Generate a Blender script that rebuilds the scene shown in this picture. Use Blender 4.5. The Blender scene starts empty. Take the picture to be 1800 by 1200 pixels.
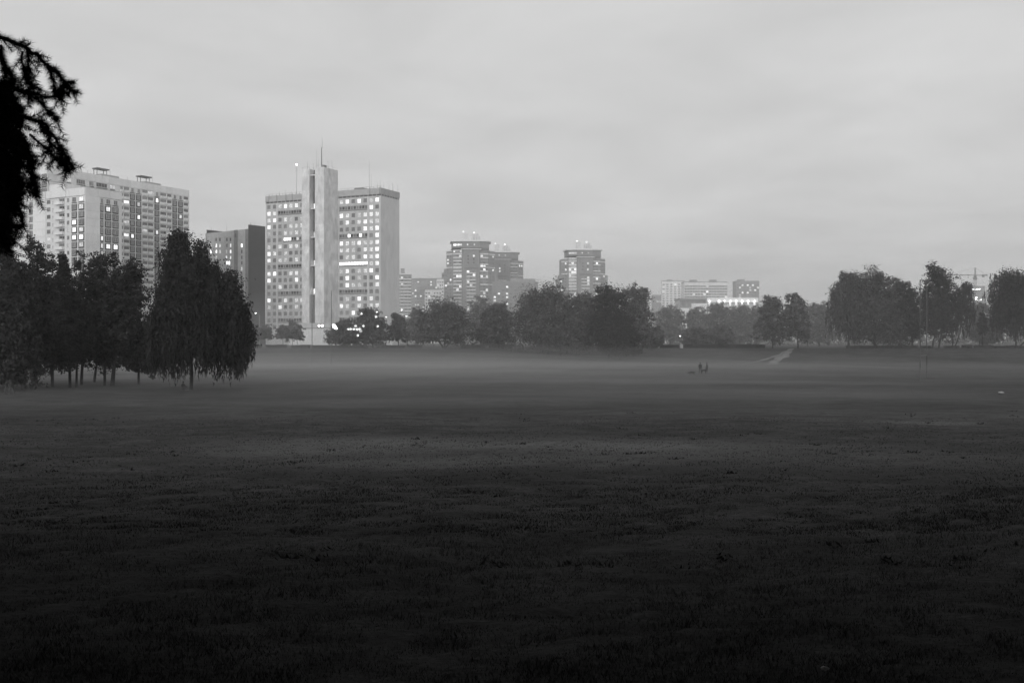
import bpy, bmesh, math, random
import numpy as np
from mathutils import Vector, Matrix, Euler

# ------------------------------------------------------------------ camera, world, sun, exposure
sc = bpy.context.scene
COL = sc.collection
F = 1750.0                      # focal length in pixels of the 1800 px wide photograph
EYE = 5.0                       # eye height above the meadow

cam_d = bpy.data.cameras.new('camera'); cam_d.sensor_width = 36.0; cam_d.lens = 36.0 * F / 1800.0
cam_d.clip_start = 0.1; cam_d.clip_end = 20000
cam = bpy.data.objects.new('camera', cam_d); COL.objects.link(cam)
cam.location = (0, 0, EYE); cam.rotation_euler = (math.radians(90), 0, 0)
sc.camera = cam

SUN_EL, SUN_AZ = math.radians(9.0), math.atan2(-0.25, -0.95)      # low soft glow behind the camera
world = bpy.data.worlds.new('World'); sc.world = world; world.use_nodes = True
wn, wl = world.node_tree.nodes, world.node_tree.links
bg = wn['Background']; bg.inputs['Strength'].default_value = 0.1
sky = wn.new('ShaderNodeTexSky'); sky.sky_type = 'NISHITA'; sky.sun_disc = False
sky.sun_elevation = SUN_EL; sky.sun_rotation = SUN_AZ; sky.air_density = 2.0; sky.dust_density = 4.0
bw = wn.new('ShaderNodeRGBToBW'); wl.new(sky.outputs[0], bw.inputs[0])
def wmath(op, a, b=None, clamp=False):
    n = wn.new('ShaderNodeMath'); n.operation = op; n.use_clamp = clamp
    for i, v in enumerate((a, b)):
        if v is None: continue
        if isinstance(v, (int, float)): n.inputs[i].default_value = v
        else: wl.new(v, n.inputs[i])
    return n.outputs[0]
tc = wn.new('ShaderNodeTexCoord'); sep = wn.new('ShaderNodeSeparateXYZ'); wl.new(tc.outputs['Generated'], sep.inputs[0])
zz = wmath('MAXIMUM', sep.outputs['Z'], 0.0)
den = wmath('ADD', zz, 0.09)
cx = wmath('DIVIDE', sep.outputs['X'], den); cy = wmath('DIVIDE', sep.outputs['Y'], den)
comb = wn.new('ShaderNodeCombineXYZ'); wl.new(cx, comb.inputs[0]); wl.new(cy, comb.inputs[1])
nz1 = wn.new('ShaderNodeTexNoise'); nz1.inputs['Scale'].default_value = 1.25; nz1.inputs['Detail'].default_value = 7
nz1.inputs['Roughness'].default_value = 0.55; nz1.inputs['Distortion'].default_value = 0.4; wl.new(comb.outputs[0], nz1.inputs['Vector'])
nz2 = wn.new('ShaderNodeTexNoise'); nz2.inputs['Scale'].default_value = 0.33; nz2.inputs['Detail'].default_value = 3; wl.new(comb.outputs[0], nz2.inputs['Vector'])
cl = wmath('ADD', wmath('MULTIPLY', nz1.outputs[0], 1.1), wmath('MULTIPLY', nz2.outputs[0], 0.8))     # about 0.95 on average
cloud = wmath('ADD', 3.95, wmath('MULTIPLY', cl, 2.9))
tot = wmath('ADD', wmath('MULTIPLY', cloud, 0.95), wmath('MULTIPLY', bw.outputs[0], 0.05))
wl.new(tot, bg.inputs['Color'])

sun_d = bpy.data.lights.new('sun', 'SUN'); sun_d.energy = 1.5; sun_d.angle = math.radians(22)
sun = bpy.data.objects.new('sun', sun_d); COL.objects.link(sun)
SDIR = Vector((math.sin(SUN_AZ) * math.cos(SUN_EL), math.cos(SUN_AZ) * math.cos(SUN_EL), math.sin(SUN_EL)))
sun.rotation_euler = SDIR.to_track_quat('Z', 'Y').to_euler(); sun.location = (-30, -60, 60)

sc.view_settings.view_transform = 'Standard'; sc.view_settings.look = 'None'
sc.view_settings.exposure = 0.0; sc.view_settings.gamma = 1.0; sc.view_settings.use_curve_mapping = False
sc.render.engine = 'CYCLES'
cy_ = sc.cycles
cy_.max_bounces = 5; cy_.diffuse_bounces = 2; cy_.glossy_bounces = 2; cy_.transmission_bounces = 2; cy_.volume_bounces = 2
cy_.transparent_max_bounces = 4; cy_.caustics_reflective = False; cy_.caustics_refractive = False
cy_.sample_clamp_indirect = 4.0
cy_.use_denoising = True
try: cy_.denoiser = 'OPENIMAGEDENOISE'
except Exception: pass
sc.render.film_transparent = False
cy_.pixel_filter_type = 'BLACKMAN_HARRIS'; cy_.filter_width = 1.5

rng = np.random.default_rng(7)
random.seed(7)

# ------------------------------------------------------------------ helpers
def W(px, py, Y):
    """the point at depth Y that the photograph shows at pixel (px, py)"""
    return Vector(((px - 900) / F * Y, Y, EYE + (600 - py) / F * Y))

def sstep(a, b, v):
    t = np.clip((np.asarray(v, dtype=float) - a) / (b - a), 0, 1)
    return t * t * (3 - 2 * t)

def gz(x, y):
    """height of the terrain: hill under the camera, flat meadow, bank up to the road level"""
    x = np.asarray(x, dtype=float); y = np.asarray(y, dtype=float)
    hill = 3.4 * (1 - sstep(0.5, 13.5, y))
    foot = 211 + 5 * np.sin(x * 0.031) + np.where(x > 60, (x - 60) * 0.05, 0)
    bank = 3.35 * sstep(foot, foot + 29, y)
    und = 0.07 * np.sin(x * 0.21 + 1.3 + 0.35 * np.sin(y * 0.13)) * np.sin(y * 0.17 + 0.4) + 0.05 * np.sin(x * 0.53 + y * 0.31) * np.sin(y * 0.47 - x * 0.19)
    und = und * sstep(12, 22, y) * (1 - sstep(200, 240, y))
    return hill + bank + und
def gzf(x, y): return float(gz(x, y))

def tagit(o, label=None, cat=None, group=None, kind=None):
    if label: o['label'] = label
    if cat: o['category'] = cat
    if group: o['group'] = group
    if kind: o['kind'] = kind
    return o

def empty(name, loc=(0, 0, 0), rz=0.0, label=None, cat=None, group=None, parent=None):
    o = bpy.data.objects.new(name, None); COL.objects.link(o)
    o.location = loc; o.rotation_euler = (0, 0, rz); o.empty_display_size = 0.3
    if parent: o.parent = parent
    return tagit(o, label, cat, group)

def link(name, me, parent=None, loc=(0, 0, 0), rz=0.0):
    o = bpy.data.objects.new(name, me); COL.objects.link(o)
    o.location = loc; o.rotation_euler = (0, 0, rz)
    if parent: o.parent = parent
    return o

class MB:
    """collects faces, links them as one mesh"""
    def __init__(s): s.v = []; s.f = []; s.m = []
    def quad(s, a, b, c, d, mi=0):
        n = len(s.v); s.v += [tuple(a), tuple(b), tuple(c), tuple(d)]; s.f.append((n, n + 1, n + 2, n + 3)); s.m.append(mi)
    def box(s, x0, x1, y0, y1, z0, z1, mi=0):
        n = len(s.v)
        s.v += [(x0, y0, z0), (x1, y0, z0), (x1, y1, z0), (x0, y1, z0), (x0, y0, z1), (x1, y0, z1), (x1, y1, z1), (x0, y1, z1)]
        for f in ((0, 3, 2, 1), (4, 5, 6, 7), (0, 1, 5, 4), (1, 2, 6, 5), (2, 3, 7, 6), (3, 0, 4, 7)):
            s.f.append(tuple(n + i for i in f)); s.m.append(mi)
    def prism(s, poly, z0, z1, mi=0, top=None):
        """poly counter-clockwise; top: other outline for the upper end"""
        n = len(s.v); k = len(poly); top = top or poly
        s.v += [(p[0], p[1], z0) for p in poly] + [(p[0], p[1], z1) for p in top]
        for i in range(k):
            j = (i + 1) % k; s.f.append((n + i, n + j, n + k + j, n + k + i)); s.m.append(mi)
        s.f.append(tuple(n + i for i in reversed(range(k)))); s.m.append(mi)
        s.f.append(tuple(n + k + i for i in range(k))); s.m.append(mi)
    def tube(s, pts, radii, seg=7, mi=0):
        pts = [Vector(p) for p in pts]; rings = []
        for i, p in enumerate(pts):
            d = (pts[min(i + 1, len(pts) - 1)] - pts[max(i - 1, 0)])
            d = d.normalized() if d.length > 1e-9 else Vector((0, 0, 1))
            a = d.cross(Vector((0.13, 0.97, 0.2))); a = a.normalized() if a.length > 1e-6 else Vector((1, 0, 0))
            b = d.cross(a); n = len(s.v); r = radii[i] if hasattr(radii, '__len__') else radii
            s.v += [tuple(p + r * (math.cos(2 * math.pi * k / seg) * a + math.sin(2 * math.pi * k / seg) * b)) for k in range(seg)]
            rings.append(n)
        for r0, r1 in zip(rings, rings[1:]):
            for k in range(seg):
                s.f.append((r0 + k, r0 + (k + 1) % seg, r1 + (k + 1) % seg, r1 + k)); s.m.append(mi)
        s.f.append(tuple(rings[0] + k for k in reversed(range(seg)))); s.m.append(mi)
        s.f.append(tuple(rings[-1] + k for k in range(seg))); s.m.append(mi)
    def ball(s, c, r, seg=8, rings=5, mi=0, sx=1, sy=1, sz=1):
        n = len(s.v)
        for i in range(rings + 1):
            th = math.pi * i / rings
            for k in range(seg):
                ph = 2 * math.pi * k / seg
                s.v.append((c[0] + r * sx * math.sin(th) * math.cos(ph), c[1] + r * sy * math.sin(th) * math.sin(ph), c[2] + r * sz * math.cos(th)))
        for i in range(rings):
            for k in range(seg):
                s.f.append((n + i * seg + k, n + (i + 1) * seg + k, n + (i + 1) * seg + (k + 1) % seg, n + i * seg + (k + 1) % seg)); s.m.append(mi)
    def mesh(s, name, mats):
        me = bpy.data.meshes.new(name); me.from_pydata(s.v, [], s.f)
        for m in (mats if isinstance(mats, (list, tuple)) else [mats]): me.materials.append(m)
        if any(s.m): me.polygons.foreach_set('material_index', s.m)
        me.update(); return me
    def build(s, name, mats, parent=None, loc=(0, 0, 0), rz=0.0):
        return link(name, s.mesh(name, mats), parent, loc, rz)

def poly_mesh(name, V, k, mat):
    """V: (N,k,3) array of separate k-gons (k = 3 or 4)"""
    N = len(V); me = bpy.data.meshes.new(name)
    me.vertices.add(N * k); me.vertices.foreach_set('co', V.astype(np.float32).ravel())
    me.loops.add(N * k); me.loops.foreach_set('vertex_index', np.arange(N * k, dtype=np.int32))
    me.polygons.add(N); me.polygons.foreach_set('loop_start', np.arange(0, N * k, k, dtype=np.int32))
    me.polygons.foreach_set('loop_total', np.full(N, k, dtype=np.int32))
    me.materials.append(mat); me.update(calc_edges=True); return me

# ------------------------------------------------------------------ materials (a black and white place: greys only)
def grey(v): return (v, v, v, 1)
def mat(name, v, rough=0.85, var=0.0, scale=1.0, stretch=(1, 1, 1), bump=0.0, spec=0.25, rnd=0.0, detail=4, island=0.0, place=False):
    m = bpy.data.materials.new(name); m.use_nodes = True
    nt = m.node_tree; b = nt.nodes['Principled BSDF']
    b.inputs['Base Color'].default_value = grey(v); b.inputs['Roughness'].default_value = rough
    b.inputs['Specular IOR Level'].default_value = spec
    if var or bump or rnd:
        t = nt.nodes.new('ShaderNodeTexCoord'); mp = nt.nodes.new('ShaderNodeMapping'); mp.inputs['Scale'].default_value = stretch
        nt.links.new(nt.nodes.new('ShaderNodeNewGeometry').outputs['Position'] if place else t.outputs['Object'], mp.inputs[0])
        n = nt.nodes.new('ShaderNodeTexNoise'); n.inputs['Scale'].default_value = scale; n.inputs['Detail'].default_value = detail
        nt.links.new(mp.outputs[0], n.inputs['Vector'])
        mr = nt.nodes.new('ShaderNodeMapRange'); mr.inputs[1].default_value = 0.3; mr.inputs[2].default_value = 0.7
        mr.inputs[3].default_value = v * (1 - var); mr.inputs[4].default_value = v * (1 + var)
        nt.links.new(n.outputs[0], mr.inputs[0]); out = mr.outputs[0]
        if rnd:
            oi = nt.nodes.new('ShaderNodeObjectInfo'); m2 = nt.nodes.new('ShaderNodeMapRange')
            m2.inputs[3].default_value = 1 - rnd; m2.inputs[4].default_value = 1 + rnd; nt.links.new(oi.outputs['Random'], m2.inputs[0])
            mu = nt.nodes.new('ShaderNodeMath'); mu.operation = 'MULTIPLY'; nt.links.new(out, mu.inputs[0]); nt.links.new(m2.outputs[0], mu.inputs[1]); out = mu.outputs[0]
        if island:                                                 # every leaf a little lighter or darker than the next
            ge = nt.nodes.new('ShaderNodeNewGeometry'); m3 = nt.nodes.new('ShaderNodeMapRange'); m3.inputs[3].default_value = 1 - island; m3.inputs[4].default_value = 1 + island
            nt.links.new(ge.outputs['Random Per Island'], m3.inputs[0]); mu = nt.nodes.new('ShaderNodeMath'); mu.operation = 'MULTIPLY'
            nt.links.new(out, mu.inputs[0]); nt.links.new(m3.outputs[0], mu.inputs[1]); out = mu.outputs[0]
        nt.links.new(out, b.inputs['Base Color'])
        if bump:
            bp = nt.nodes.new('ShaderNodeBump'); bp.inputs['Strength'].default_value = bump; bp.inputs['Distance'].default_value = 0.1
            nt.links.new(n.outputs[0], bp.inputs['Height']); nt.links.new(bp.outputs[0], b.inputs['Normal'])
    return m

def lit(name, lo, hi, patch=0.5, scale=1.6):
    """a lit window: brightness differs from room to room, curtains and furniture break it up"""
    m = bpy.data.materials.new(name); m.use_nodes = True; nt = m.node_tree; b = nt.nodes['Principled BSDF']
    b.inputs['Base Color'].default_value = grey(0.3); b.inputs['Roughness'].default_value = 0.3
    oi = nt.nodes.new('ShaderNodeObjectInfo'); t = nt.nodes.new('ShaderNodeTexCoord')
    ad = nt.nodes.new('ShaderNodeVectorMath'); ad.operation = 'ADD'
    sc_ = nt.nodes.new('ShaderNodeMath'); sc_.operation = 'MULTIPLY'; sc_.inputs[1].default_value = 91.0; nt.links.new(oi.outputs['Random'], sc_.inputs[0])
    nt.links.new(t.outputs['Object'], ad.inputs[0]); nt.links.new(sc_.outputs[0], ad.inputs[1])
    n = nt.nodes.new('ShaderNodeTexNoise'); n.inputs['Scale'].default_value = scale; n.inputs['Detail'].default_value = 1.5; nt.links.new(ad.outputs[0], n.inputs['Vector'])
    mr = nt.nodes.new('ShaderNodeMapRange'); mr.inputs[1].default_value = 0.38; mr.inputs[2].default_value = 0.6
    mr.inputs[3].default_value = 1 - patch; mr.inputs[4].default_value = 1.0; nt.links.new(n.outputs[0], mr.inputs[0])
    m2 = nt.nodes.new('ShaderNodeMapRange'); m2.inputs[3].default_value = lo; m2.inputs[4].default_value = hi; nt.links.new(oi.outputs['Random'], m2.inputs[0])
    mu = nt.nodes.new('ShaderNodeMath'); mu.operation = 'MULTIPLY'; nt.links.new(mr.outputs[0], mu.inputs[0]); nt.links.new(m2.outputs[0], mu.inputs[1])
    b.inputs['Emission Color'].default_value = grey(1.0); nt.links.new(mu.outputs[0], b.inputs['Emission Strength'])
    m.cycles.emission_sampling = 'NONE'
    return m

def glow(name, s):
    m = bpy.data.materials.new(name); m.use_nodes = True; b = m.node_tree.nodes['Principled BSDF']
    b.inputs['Emission Color'].default_value = grey(1.0); b.inputs['Emission Strength'].default_value = s
    m.cycles.emission_sampling = 'NONE'
    return m

M = {}
M['concrete'] = mat('concrete', 0.5, 0.9, 0.16, 0.35, (1, 1, 0.25), 0.2)
M['fin'] = mat('fin_concrete', 0.7, 0.9, 0.2, 0.5, (1, 1, 0.3), 0.2, detail=8)
M['panel_weathered'] = mat('weathered_panel', 0.68, 0.9, 0.22, 0.45, (1, 1, 0.5), 0.2, rnd=0.07, detail=9, place=True)
M['endwall'] = mat('endwall_plaster', 0.68, 0.9, 0.1, 0.4, (1, 1, 0.4))
M['parapet'] = mat('parapet', 0.42, 0.9, 0.12, 0.5)
M['spandrel'] = mat('loggia_spandrel', 0.2, 0.7, 0.2, 0.8)
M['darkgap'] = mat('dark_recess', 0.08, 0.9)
M['white_panel'] = mat('white_panel', 0.82, 0.85, 0.07, 0.4, (1, 1, 0.5), rnd=0.05)
M['white_wall'] = mat('white_wall', 0.74, 0.85, 0.08, 0.3, (1, 1, 0.5))
M['joint'] = mat('panel_joint', 0.2, 0.9)
M['surround'] = mat('dark_surround', 0.06, 0.8, 0.15, 1.0)
M['frame'] = mat('window_frame', 0.55, 0.5)
M['glass'] = mat('window_glass', 0.16, 0.15, spec=0.7, var=0.7, scale=0.9, rnd=0.5)
M['glass_dark'] = mat('window_glass_dark', 0.03, 0.12, spec=0.5)
M['lit'] = lit('lit_window', 0.8, 2.2, 0.45)
M['lit_dim'] = lit('lit_window_dim', 0.5, 1.2, 0.7, 2.0)
M['lit_hot'] = lit('lit_window_bright', 2.0, 3.2, 0.15)
M['grey_panel'] = mat('grey_panel', 0.46, 0.9, 0.12, 0.4, rnd=0.04)
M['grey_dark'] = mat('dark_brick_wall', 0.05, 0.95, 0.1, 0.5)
M['brick'] = mat('brick', 0.25, 0.9, 0.12, 0.5)
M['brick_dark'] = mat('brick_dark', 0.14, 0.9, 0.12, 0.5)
M['band'] = mat('white_band', 0.8, 0.8)
M['roof'] = mat('roof_felt', 0.12, 0.9)
M['metal'] = mat('grey_metal', 0.12, 0.5, spec=0.4)
M['pale_metal'] = mat('pale_metal', 0.35, 0.5, spec=0.4)
M['far_wall'] = mat('far_wall', 0.3, 0.9, 0.08, 0.3)
M['far_white'] = mat('far_white_wall', 0.85, 0.9, 0.06, 0.3)
M['hut'] = mat('roof_hut_plaster', 0.6, 0.9, 0.1, 0.5)
M['litter'] = mat('litter_plastic', 0.42, 0.6)
M['lamp'] = glow('lamp_glow', 7.0)
M['lamp_hot'] = glow('floodlight_glow', 9.0)
M['bark'] = mat('bark', 0.03, 0.95, 0.4, 3.0, (1, 1, 0.3), 0.6)
M['birch_bark'] = mat('birch_bark', 0.22, 0.9, 0.7, 2.5, (1, 1, 2.5), 0.3)
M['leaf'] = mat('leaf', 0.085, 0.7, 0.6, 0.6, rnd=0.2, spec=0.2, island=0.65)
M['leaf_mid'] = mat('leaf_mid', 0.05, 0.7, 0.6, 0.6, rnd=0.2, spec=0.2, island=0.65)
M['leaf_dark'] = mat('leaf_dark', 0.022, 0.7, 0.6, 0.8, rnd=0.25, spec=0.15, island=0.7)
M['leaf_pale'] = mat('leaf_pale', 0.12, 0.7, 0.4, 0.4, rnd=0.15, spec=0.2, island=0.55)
M['needle'] = mat('needle', 0.02, 0.75, spec=0.1)
M['hedge'] = mat('hedge_leaf', 0.03, 0.8, 0.4, 1.2, spec=0.15)
M['blade'] = mat('grass_blade', 0.029, 0.65, 0.75, 2.2, spec=0.15, detail=8, island=0.85)
M['post_paint'] = mat('post_paint', 0.13, 0.6, 0.3, 1.5)
M['earth_path'] = mat('earth_path', 0.15, 0.95, 0.3, 0.6, bump=0.3)
M['asphalt'] = mat('asphalt', 0.07, 0.9, 0.2, 0.5)
M['pale_stone'] = mat('pale_concrete', 0.38, 0.85, 0.1, 1.0)

# ground: meadow turf with dry and worn patches
def ground_material():
    m = bpy.data.materials.new('meadow_turf'); m.use_nodes = True; nt = m.node_tree; N, L = nt.nodes, nt.links; b = N['Principled BSDF']
    b.inputs['Roughness'].default_value = 0.95; b.inputs['Specular IOR Level'].default_value = 0.1
    geo = N.new('ShaderNodeNewGeometry')
    def noise(scale, detail, rough=0.5, stretch=(1, 1, 1), off=0):
        mp = N.new('ShaderNodeMapping'); mp.inputs['Scale'].default_value = stretch; mp.inputs['Location'].default_value = (off, off * 0.7, 0)
        L.new(geo.outputs['Position'], mp.inputs[0]); n = N.new('ShaderNodeTexNoise')
        n.inputs['Scale'].default_value = scale; n.inputs['Detail'].default_value = detail; n.inputs['Roughness'].default_value = rough
        L.new(mp.outputs[0], n.inputs['Vector']); return n.outputs[0]
    def mth(op, a, b2, clamp=False):
        n = N.new('ShaderNodeMath'); n.operation = op; n.use_clamp = clamp
        for i, v in enumerate((a, b2)):
            if isinstance(v, (int, float)): n.inputs[i].default_value = v
            else: L.new(v, n.inputs[i])
        return n.outputs[0]
    def rng_(v, a, b2, c, d):
        n = N.new('ShaderNodeMapRange'); n.inputs[1].default_value = a; n.inputs[2].default_value = b2; n.inputs[3].default_value = c; n.inputs[4].default_value = d
        L.new(v, n.inputs[0]); return n.outputs[0]
    fine = noise(5.0, 6, 0.7, (0.7, 1.1, 1)); mid = noise(0.55, 6, 0.65, (0.6, 1, 1), 13); big = noise(0.07, 4, 0.6, (0.55, 1.2, 1), 41)
    base = rng_(fine, 0.3, 0.7, 0.023, 0.061)
    base = mth('MULTIPLY', base, rng_(mid, 0.32, 0.68, 0.5, 1.6)); base = mth('MULTIPLY', base, rng_(big, 0.35, 0.65, 0.75, 1.3))
    # worn, dry patches of the old pitch: they lie where they lie on the field
    def patch(x0, y0, rx, ry, amp):
        sp = N.new('ShaderNodeSeparateXYZ'); L.new(geo.outputs['Position'], sp.inputs[0])
        dx = mth('DIVIDE', mth('SUBTRACT', sp.outputs[0], x0), rx); dy = mth('DIVIDE', mth('SUBTRACT', sp.outputs[1], y0), ry)
        r = mth('SQRT', mth('ADD', mth('MULTIPLY', dx, dx), mth('MULTIPLY', dy, dy)), 0)
        r = mth('ADD', r, mth('MULTIPLY', mth('SUBTRACT', mid, 0.5), 1.6))
        r = mth('ADD', r, mth('MULTIPLY', mth('SUBTRACT', fine, 0.5), 0.5))
        return mth('MULTIPLY', rng_(r, 0.55, 1.05, 1.0, 0.0), amp)
    tot = None
    for p in ((-1.0, 45.5, 15.0, 8.0, 0.042), (3.5, 47.5, 7.0, 2.4, 0.035), (-9.0, 48.0, 9.0, 5.0, 0.035), (12.0, 44.0, 12.0, 7.0, 0.03), (-3.0, 41.0, 8.0, 2.5, 0.03), (26.0, 62.0, 4.0, 1.6, 0.05), (22.0, 95.0, 24.0, 10.0, 0.03), (-6.0, 82.0, 20.0, 8.0, 0.025), (38.0, 120.0, 16.0, 6.0, 0.03), (14.0, 125.0, 26.0, 8.0, 0.03), (-18.0, 66.0, 10.0, 4.0, 0.02)):
        q = patch(*p); tot = q if tot is None else mth('ADD', tot, q)
    col = mth('ADD', base, mth('MULTIPLY', tot, rng_(fine, 0.3, 0.7, 0.65, 1.2)))
    L.new(col, b.inputs['Base Color'])
    bp = N.new('ShaderNodeBump'); bp.inputs['Strength'].default_value = 0.9; bp.inputs['Distance'].default_value = 0.12
    hh = mth('ADD', mth('MULTIPLY', fine, 0.6), mth('MULTIPLY', mid, 1.2)); L.new(hh, bp.inputs['Height']); L.new(bp.outputs[0], b.inputs['Normal'])
    return m
M['turf'] = ground_material()

# ------------------------------------------------------------------ ground
def build_ground():
    xs = np.unique(np.concatenate([np.linspace(-1500, -300, 8), np.linspace(-300, -60, 41), np.linspace(-60, 60, 241), np.linspace(60, 300, 41), np.linspace(300, 1500, 8)]))
    ys = np.unique(np.concatenate([np.linspace(-300, -20, 8), np.linspace(-20, 12, 33), np.linspace(12, 70, 160), np.linspace(70, 200, 105), np.linspace(200, 260, 61), np.linspace(260, 400, 15), np.linspace(400, 1750, 8)]))
    X, Y = np.meshgrid(xs, ys); Z = gz(X, Y)
    near = sstep(13, 18, Y) * (1 - sstep(60, 110, Y)) * (np.abs(X) < 60)
    Z = Z + near * rng.normal(0, 0.022, Z.shape)
    n, k = len(ys), len(xs)
    V = np.stack([X, Y, Z], -1).reshape(-1, 3)
    idx = np.arange(n * k).reshape(n, k)
    Q = np.stack([idx[:-1, :-1], idx[:-1, 1:], idx[1:, 1:], idx[1:, :-1]], -1).reshape(-1, 4)
    me = bpy.data.meshes.new('ground'); me.vertices.add(len(V)); me.vertices.foreach_set('co', V.astype(np.float32).ravel())
    me.loops.add(Q.size); me.loops.foreach_set('vertex_index', Q.astype(np.int32).ravel())
    me.polygons.add(len(Q)); me.polygons.foreach_set('loop_start', np.arange(0, Q.size, 4, dtype=np.int32)); me.polygons.foreach_set('loop_total', np.full(len(Q), 4, dtype=np.int32))
    me.polygons.foreach_set('use_smooth', np.ones(len(Q), dtype=bool))
    me.materials.append(M['turf']); me.update(calc_edges=True)
    tagit(link('ground', me), 'wide dark mown meadow running up a bank to the road', 'meadow', kind='structure')
build_ground()

def strip(name, pts, widths, material, lift, label, cat):
    """a path or road sheet that follows the terrain"""
    V = []; P = [Vector(p) for p in pts]; dense = []
    for (a, wa), (b, wb) in zip(zip(P, widths), zip(P[1:], widths[1:])):
        k = max(2, int((b - a).length / 1.5))
        for i in range(k): dense.append((a.lerp(b, i / k), wa + (wb - wa) * i / k))
    dense.append((P[-1], widths[-1])); mb = MB(); prev = None
    for i, (p, w) in enumerate(dense):
        q = dense[min(i + 1, len(dense) - 1)][0] - dense[max(i - 1, 0)][0]; nrm = Vector((-q.y, q.x)).normalized()
        row = []
        for t in (-1, -0.33, 0.33, 1):
            c = Vector((p.x, p.y)) + nrm * w * 0.5 * (t * (1 + 0.3 * math.sin(i * 1.7 + t) + 0.25 * math.sin(i * 0.9)) + 0.3 * math.sin(i * 0.6))
            row.append((c.x, c.y, gzf(c.x, c.y) + lift))
        if prev:
            for j in range(3): mb.quad(prev[j + 1], prev[j], row[j], row[j + 1])
        prev = row
    return tagit(mb.build(name, material), label, cat, kind='structure')
def gxy(px, Y): return ((px - 900) / F * Y, Y)
strip('path', [gxy(1300, 209), gxy(1345, 213), gxy(1362, 222), gxy(1384, 234), gxy(1394, 242)], [0.4, 1.0, 2.2, 1.6, 0.7], M['earth_path'], 0.03, 'pale worn earth path climbing the far bank', 'path')
strip('path', [gxy(1296, 216), gxy(1330, 223), gxy(1372, 232), gxy(1392, 240.5)], [0.5, 0.7, 0.8, 0.8], M['earth_path'], 0.022, 'thin trodden track slanting up the far bank', 'path')
strip('road', [(-260, 262), (0, 263), (260, 262)], [7, 7, 7], M['asphalt'], 0.03, 'grey road running behind the clipped hedge', 'road')

# ------------------------------------------------------------------ grass
def build_grass():
    def blades(n, ymin, ymax, power, hgt, wid, spread=1.12):
        u = rng.random(n); y = ymin + (ymax - ymin) * u ** power
        x = (rng.random(n) * 2 - 1) * y * 0.5143 * spread
        clump = np.sin(x * 2.1 + 0.8 * np.sin(y * 1.7)) * np.sin(y * 2.6 + x * 0.7) + 0.6 * np.sin(x * 0.61 - y * 0.43)
        h = hgt * (0.55 + 0.75 * rng.random(n)) * (1 + 0.35 * clump); w = wid * (0.6 + 0.8 * rng.random(n))
        a = rng.random(n) * 2 * np.pi; l = rng.normal(0, 0.45, (n, 2)) * h[:, None]
        z = gz(x, y) - 0.015; d = np.stack([np.cos(a), np.sin(a)], -1) * w[:, None] / 2
        b0 = np.stack([x - d[:, 0], y - d[:, 1], z], -1); b1 = np.stack([x + d[:, 0], y + d[:, 1], z], -1)
        tp = np.stack([x + l[:, 0], y + l[:, 1], z + h], -1)
        return np.stack([b0, b1, tp], 1)
    V = np.concatenate([blades(150000, 13.2, 34, 1.5, 0.085, 0.012), blades(90000, 26, 66, 1.3, 0.055, 0.03)])
    tagit(link('grass', poly_mesh('grass', V, 3, M['blade'])), 'short rough grass of the dark foreground meadow', 'grass', kind='stuff')
    # coarse tufts, the dark specks of the mid field
    n = 260; y = 22 + 50 * rng.random(n) ** 1.2; x = (rng.random(n) * 2 - 1) * y * 0.56; T = []
    keep = (np.sin(x * 0.33 + 2) * np.sin(y * 0.41 + x * 0.1) + 0.5 * np.sin(x * 0.11 - y * 0.23)) > 0.05
    x, y = x[keep], y[keep]
    for k in range(12):
        m = len(x); ox = rng.normal(0, 0.16, (m, 2)); h = 0.05 + 0.08 * rng.random(m); a = rng.random(m) * 6.28; w = 0.03 + 0.03 * rng.random(m)
        bx, by = x + ox[:, 0], y + ox[:, 1]; z = gz(bx, by) - 0.02; dx, dy = np.cos(a) * w, np.sin(a) * w; ln = rng.normal(0, 0.09, (m, 2))
        T.append(np.stack([np.stack([bx - dx, by - dy, z], -1), np.stack([bx + dx, by + dy, z], -1), np.stack([bx + ln[:, 0], by + ln[:, 1], z + h], -1)], 1))
    tagit(link('grass_tufts', poly_mesh('grass_tufts', np.concatenate(T), 3, M['blade'])), 'coarse dark tufts dotted over the meadow', 'grass', kind='stuff')
build_grass()

# ------------------------------------------------------------------ facades and windows
def win_mesh(w, h, bars, pane, key, _c={}):
    k = (round(w, 2), round(h, 2), bars, key)
    if k in _c: return _c[k]
    mb = MB(); t = 0.09; d = 0.1; x0, x1 = -w / 2, w / 2
    mb.box(x0, x0 + t, -d, 0, 0, h); mb.box(x1 - t, x1, -d, 0, 0, h); mb.box(x0 + t, x1 - t, -d, 0, 0, t); mb.box(x0 + t, x1 - t, -d, 0, h - t, h)
    for i in range(bars):
        c = x0 + w * (i + 1) / (bars + 1); mb.box(c - t / 2, c + t / 2, -d + 0.01, 0, t, h - t)
    mb.box(x0 - 0.05, x1 + 0.05, -d - 0.22, -d, -0.07, 0.0)       # sill
    mb.quad((x0 + t, -0.03, t), (x1 - t, -0.03, t), (x1 - t, -0.03, h - t), (x0 + t, -0.03, h - t), 1)
    _c[k] = mb.mesh('window', [M['frame'], pane]); return _c[k]
PANE = {'d': 'glass', 'k': 'glass_dark', 'm': 'lit_dim', 'B': 'lit', 'H': 'lit_hot'}

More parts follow.
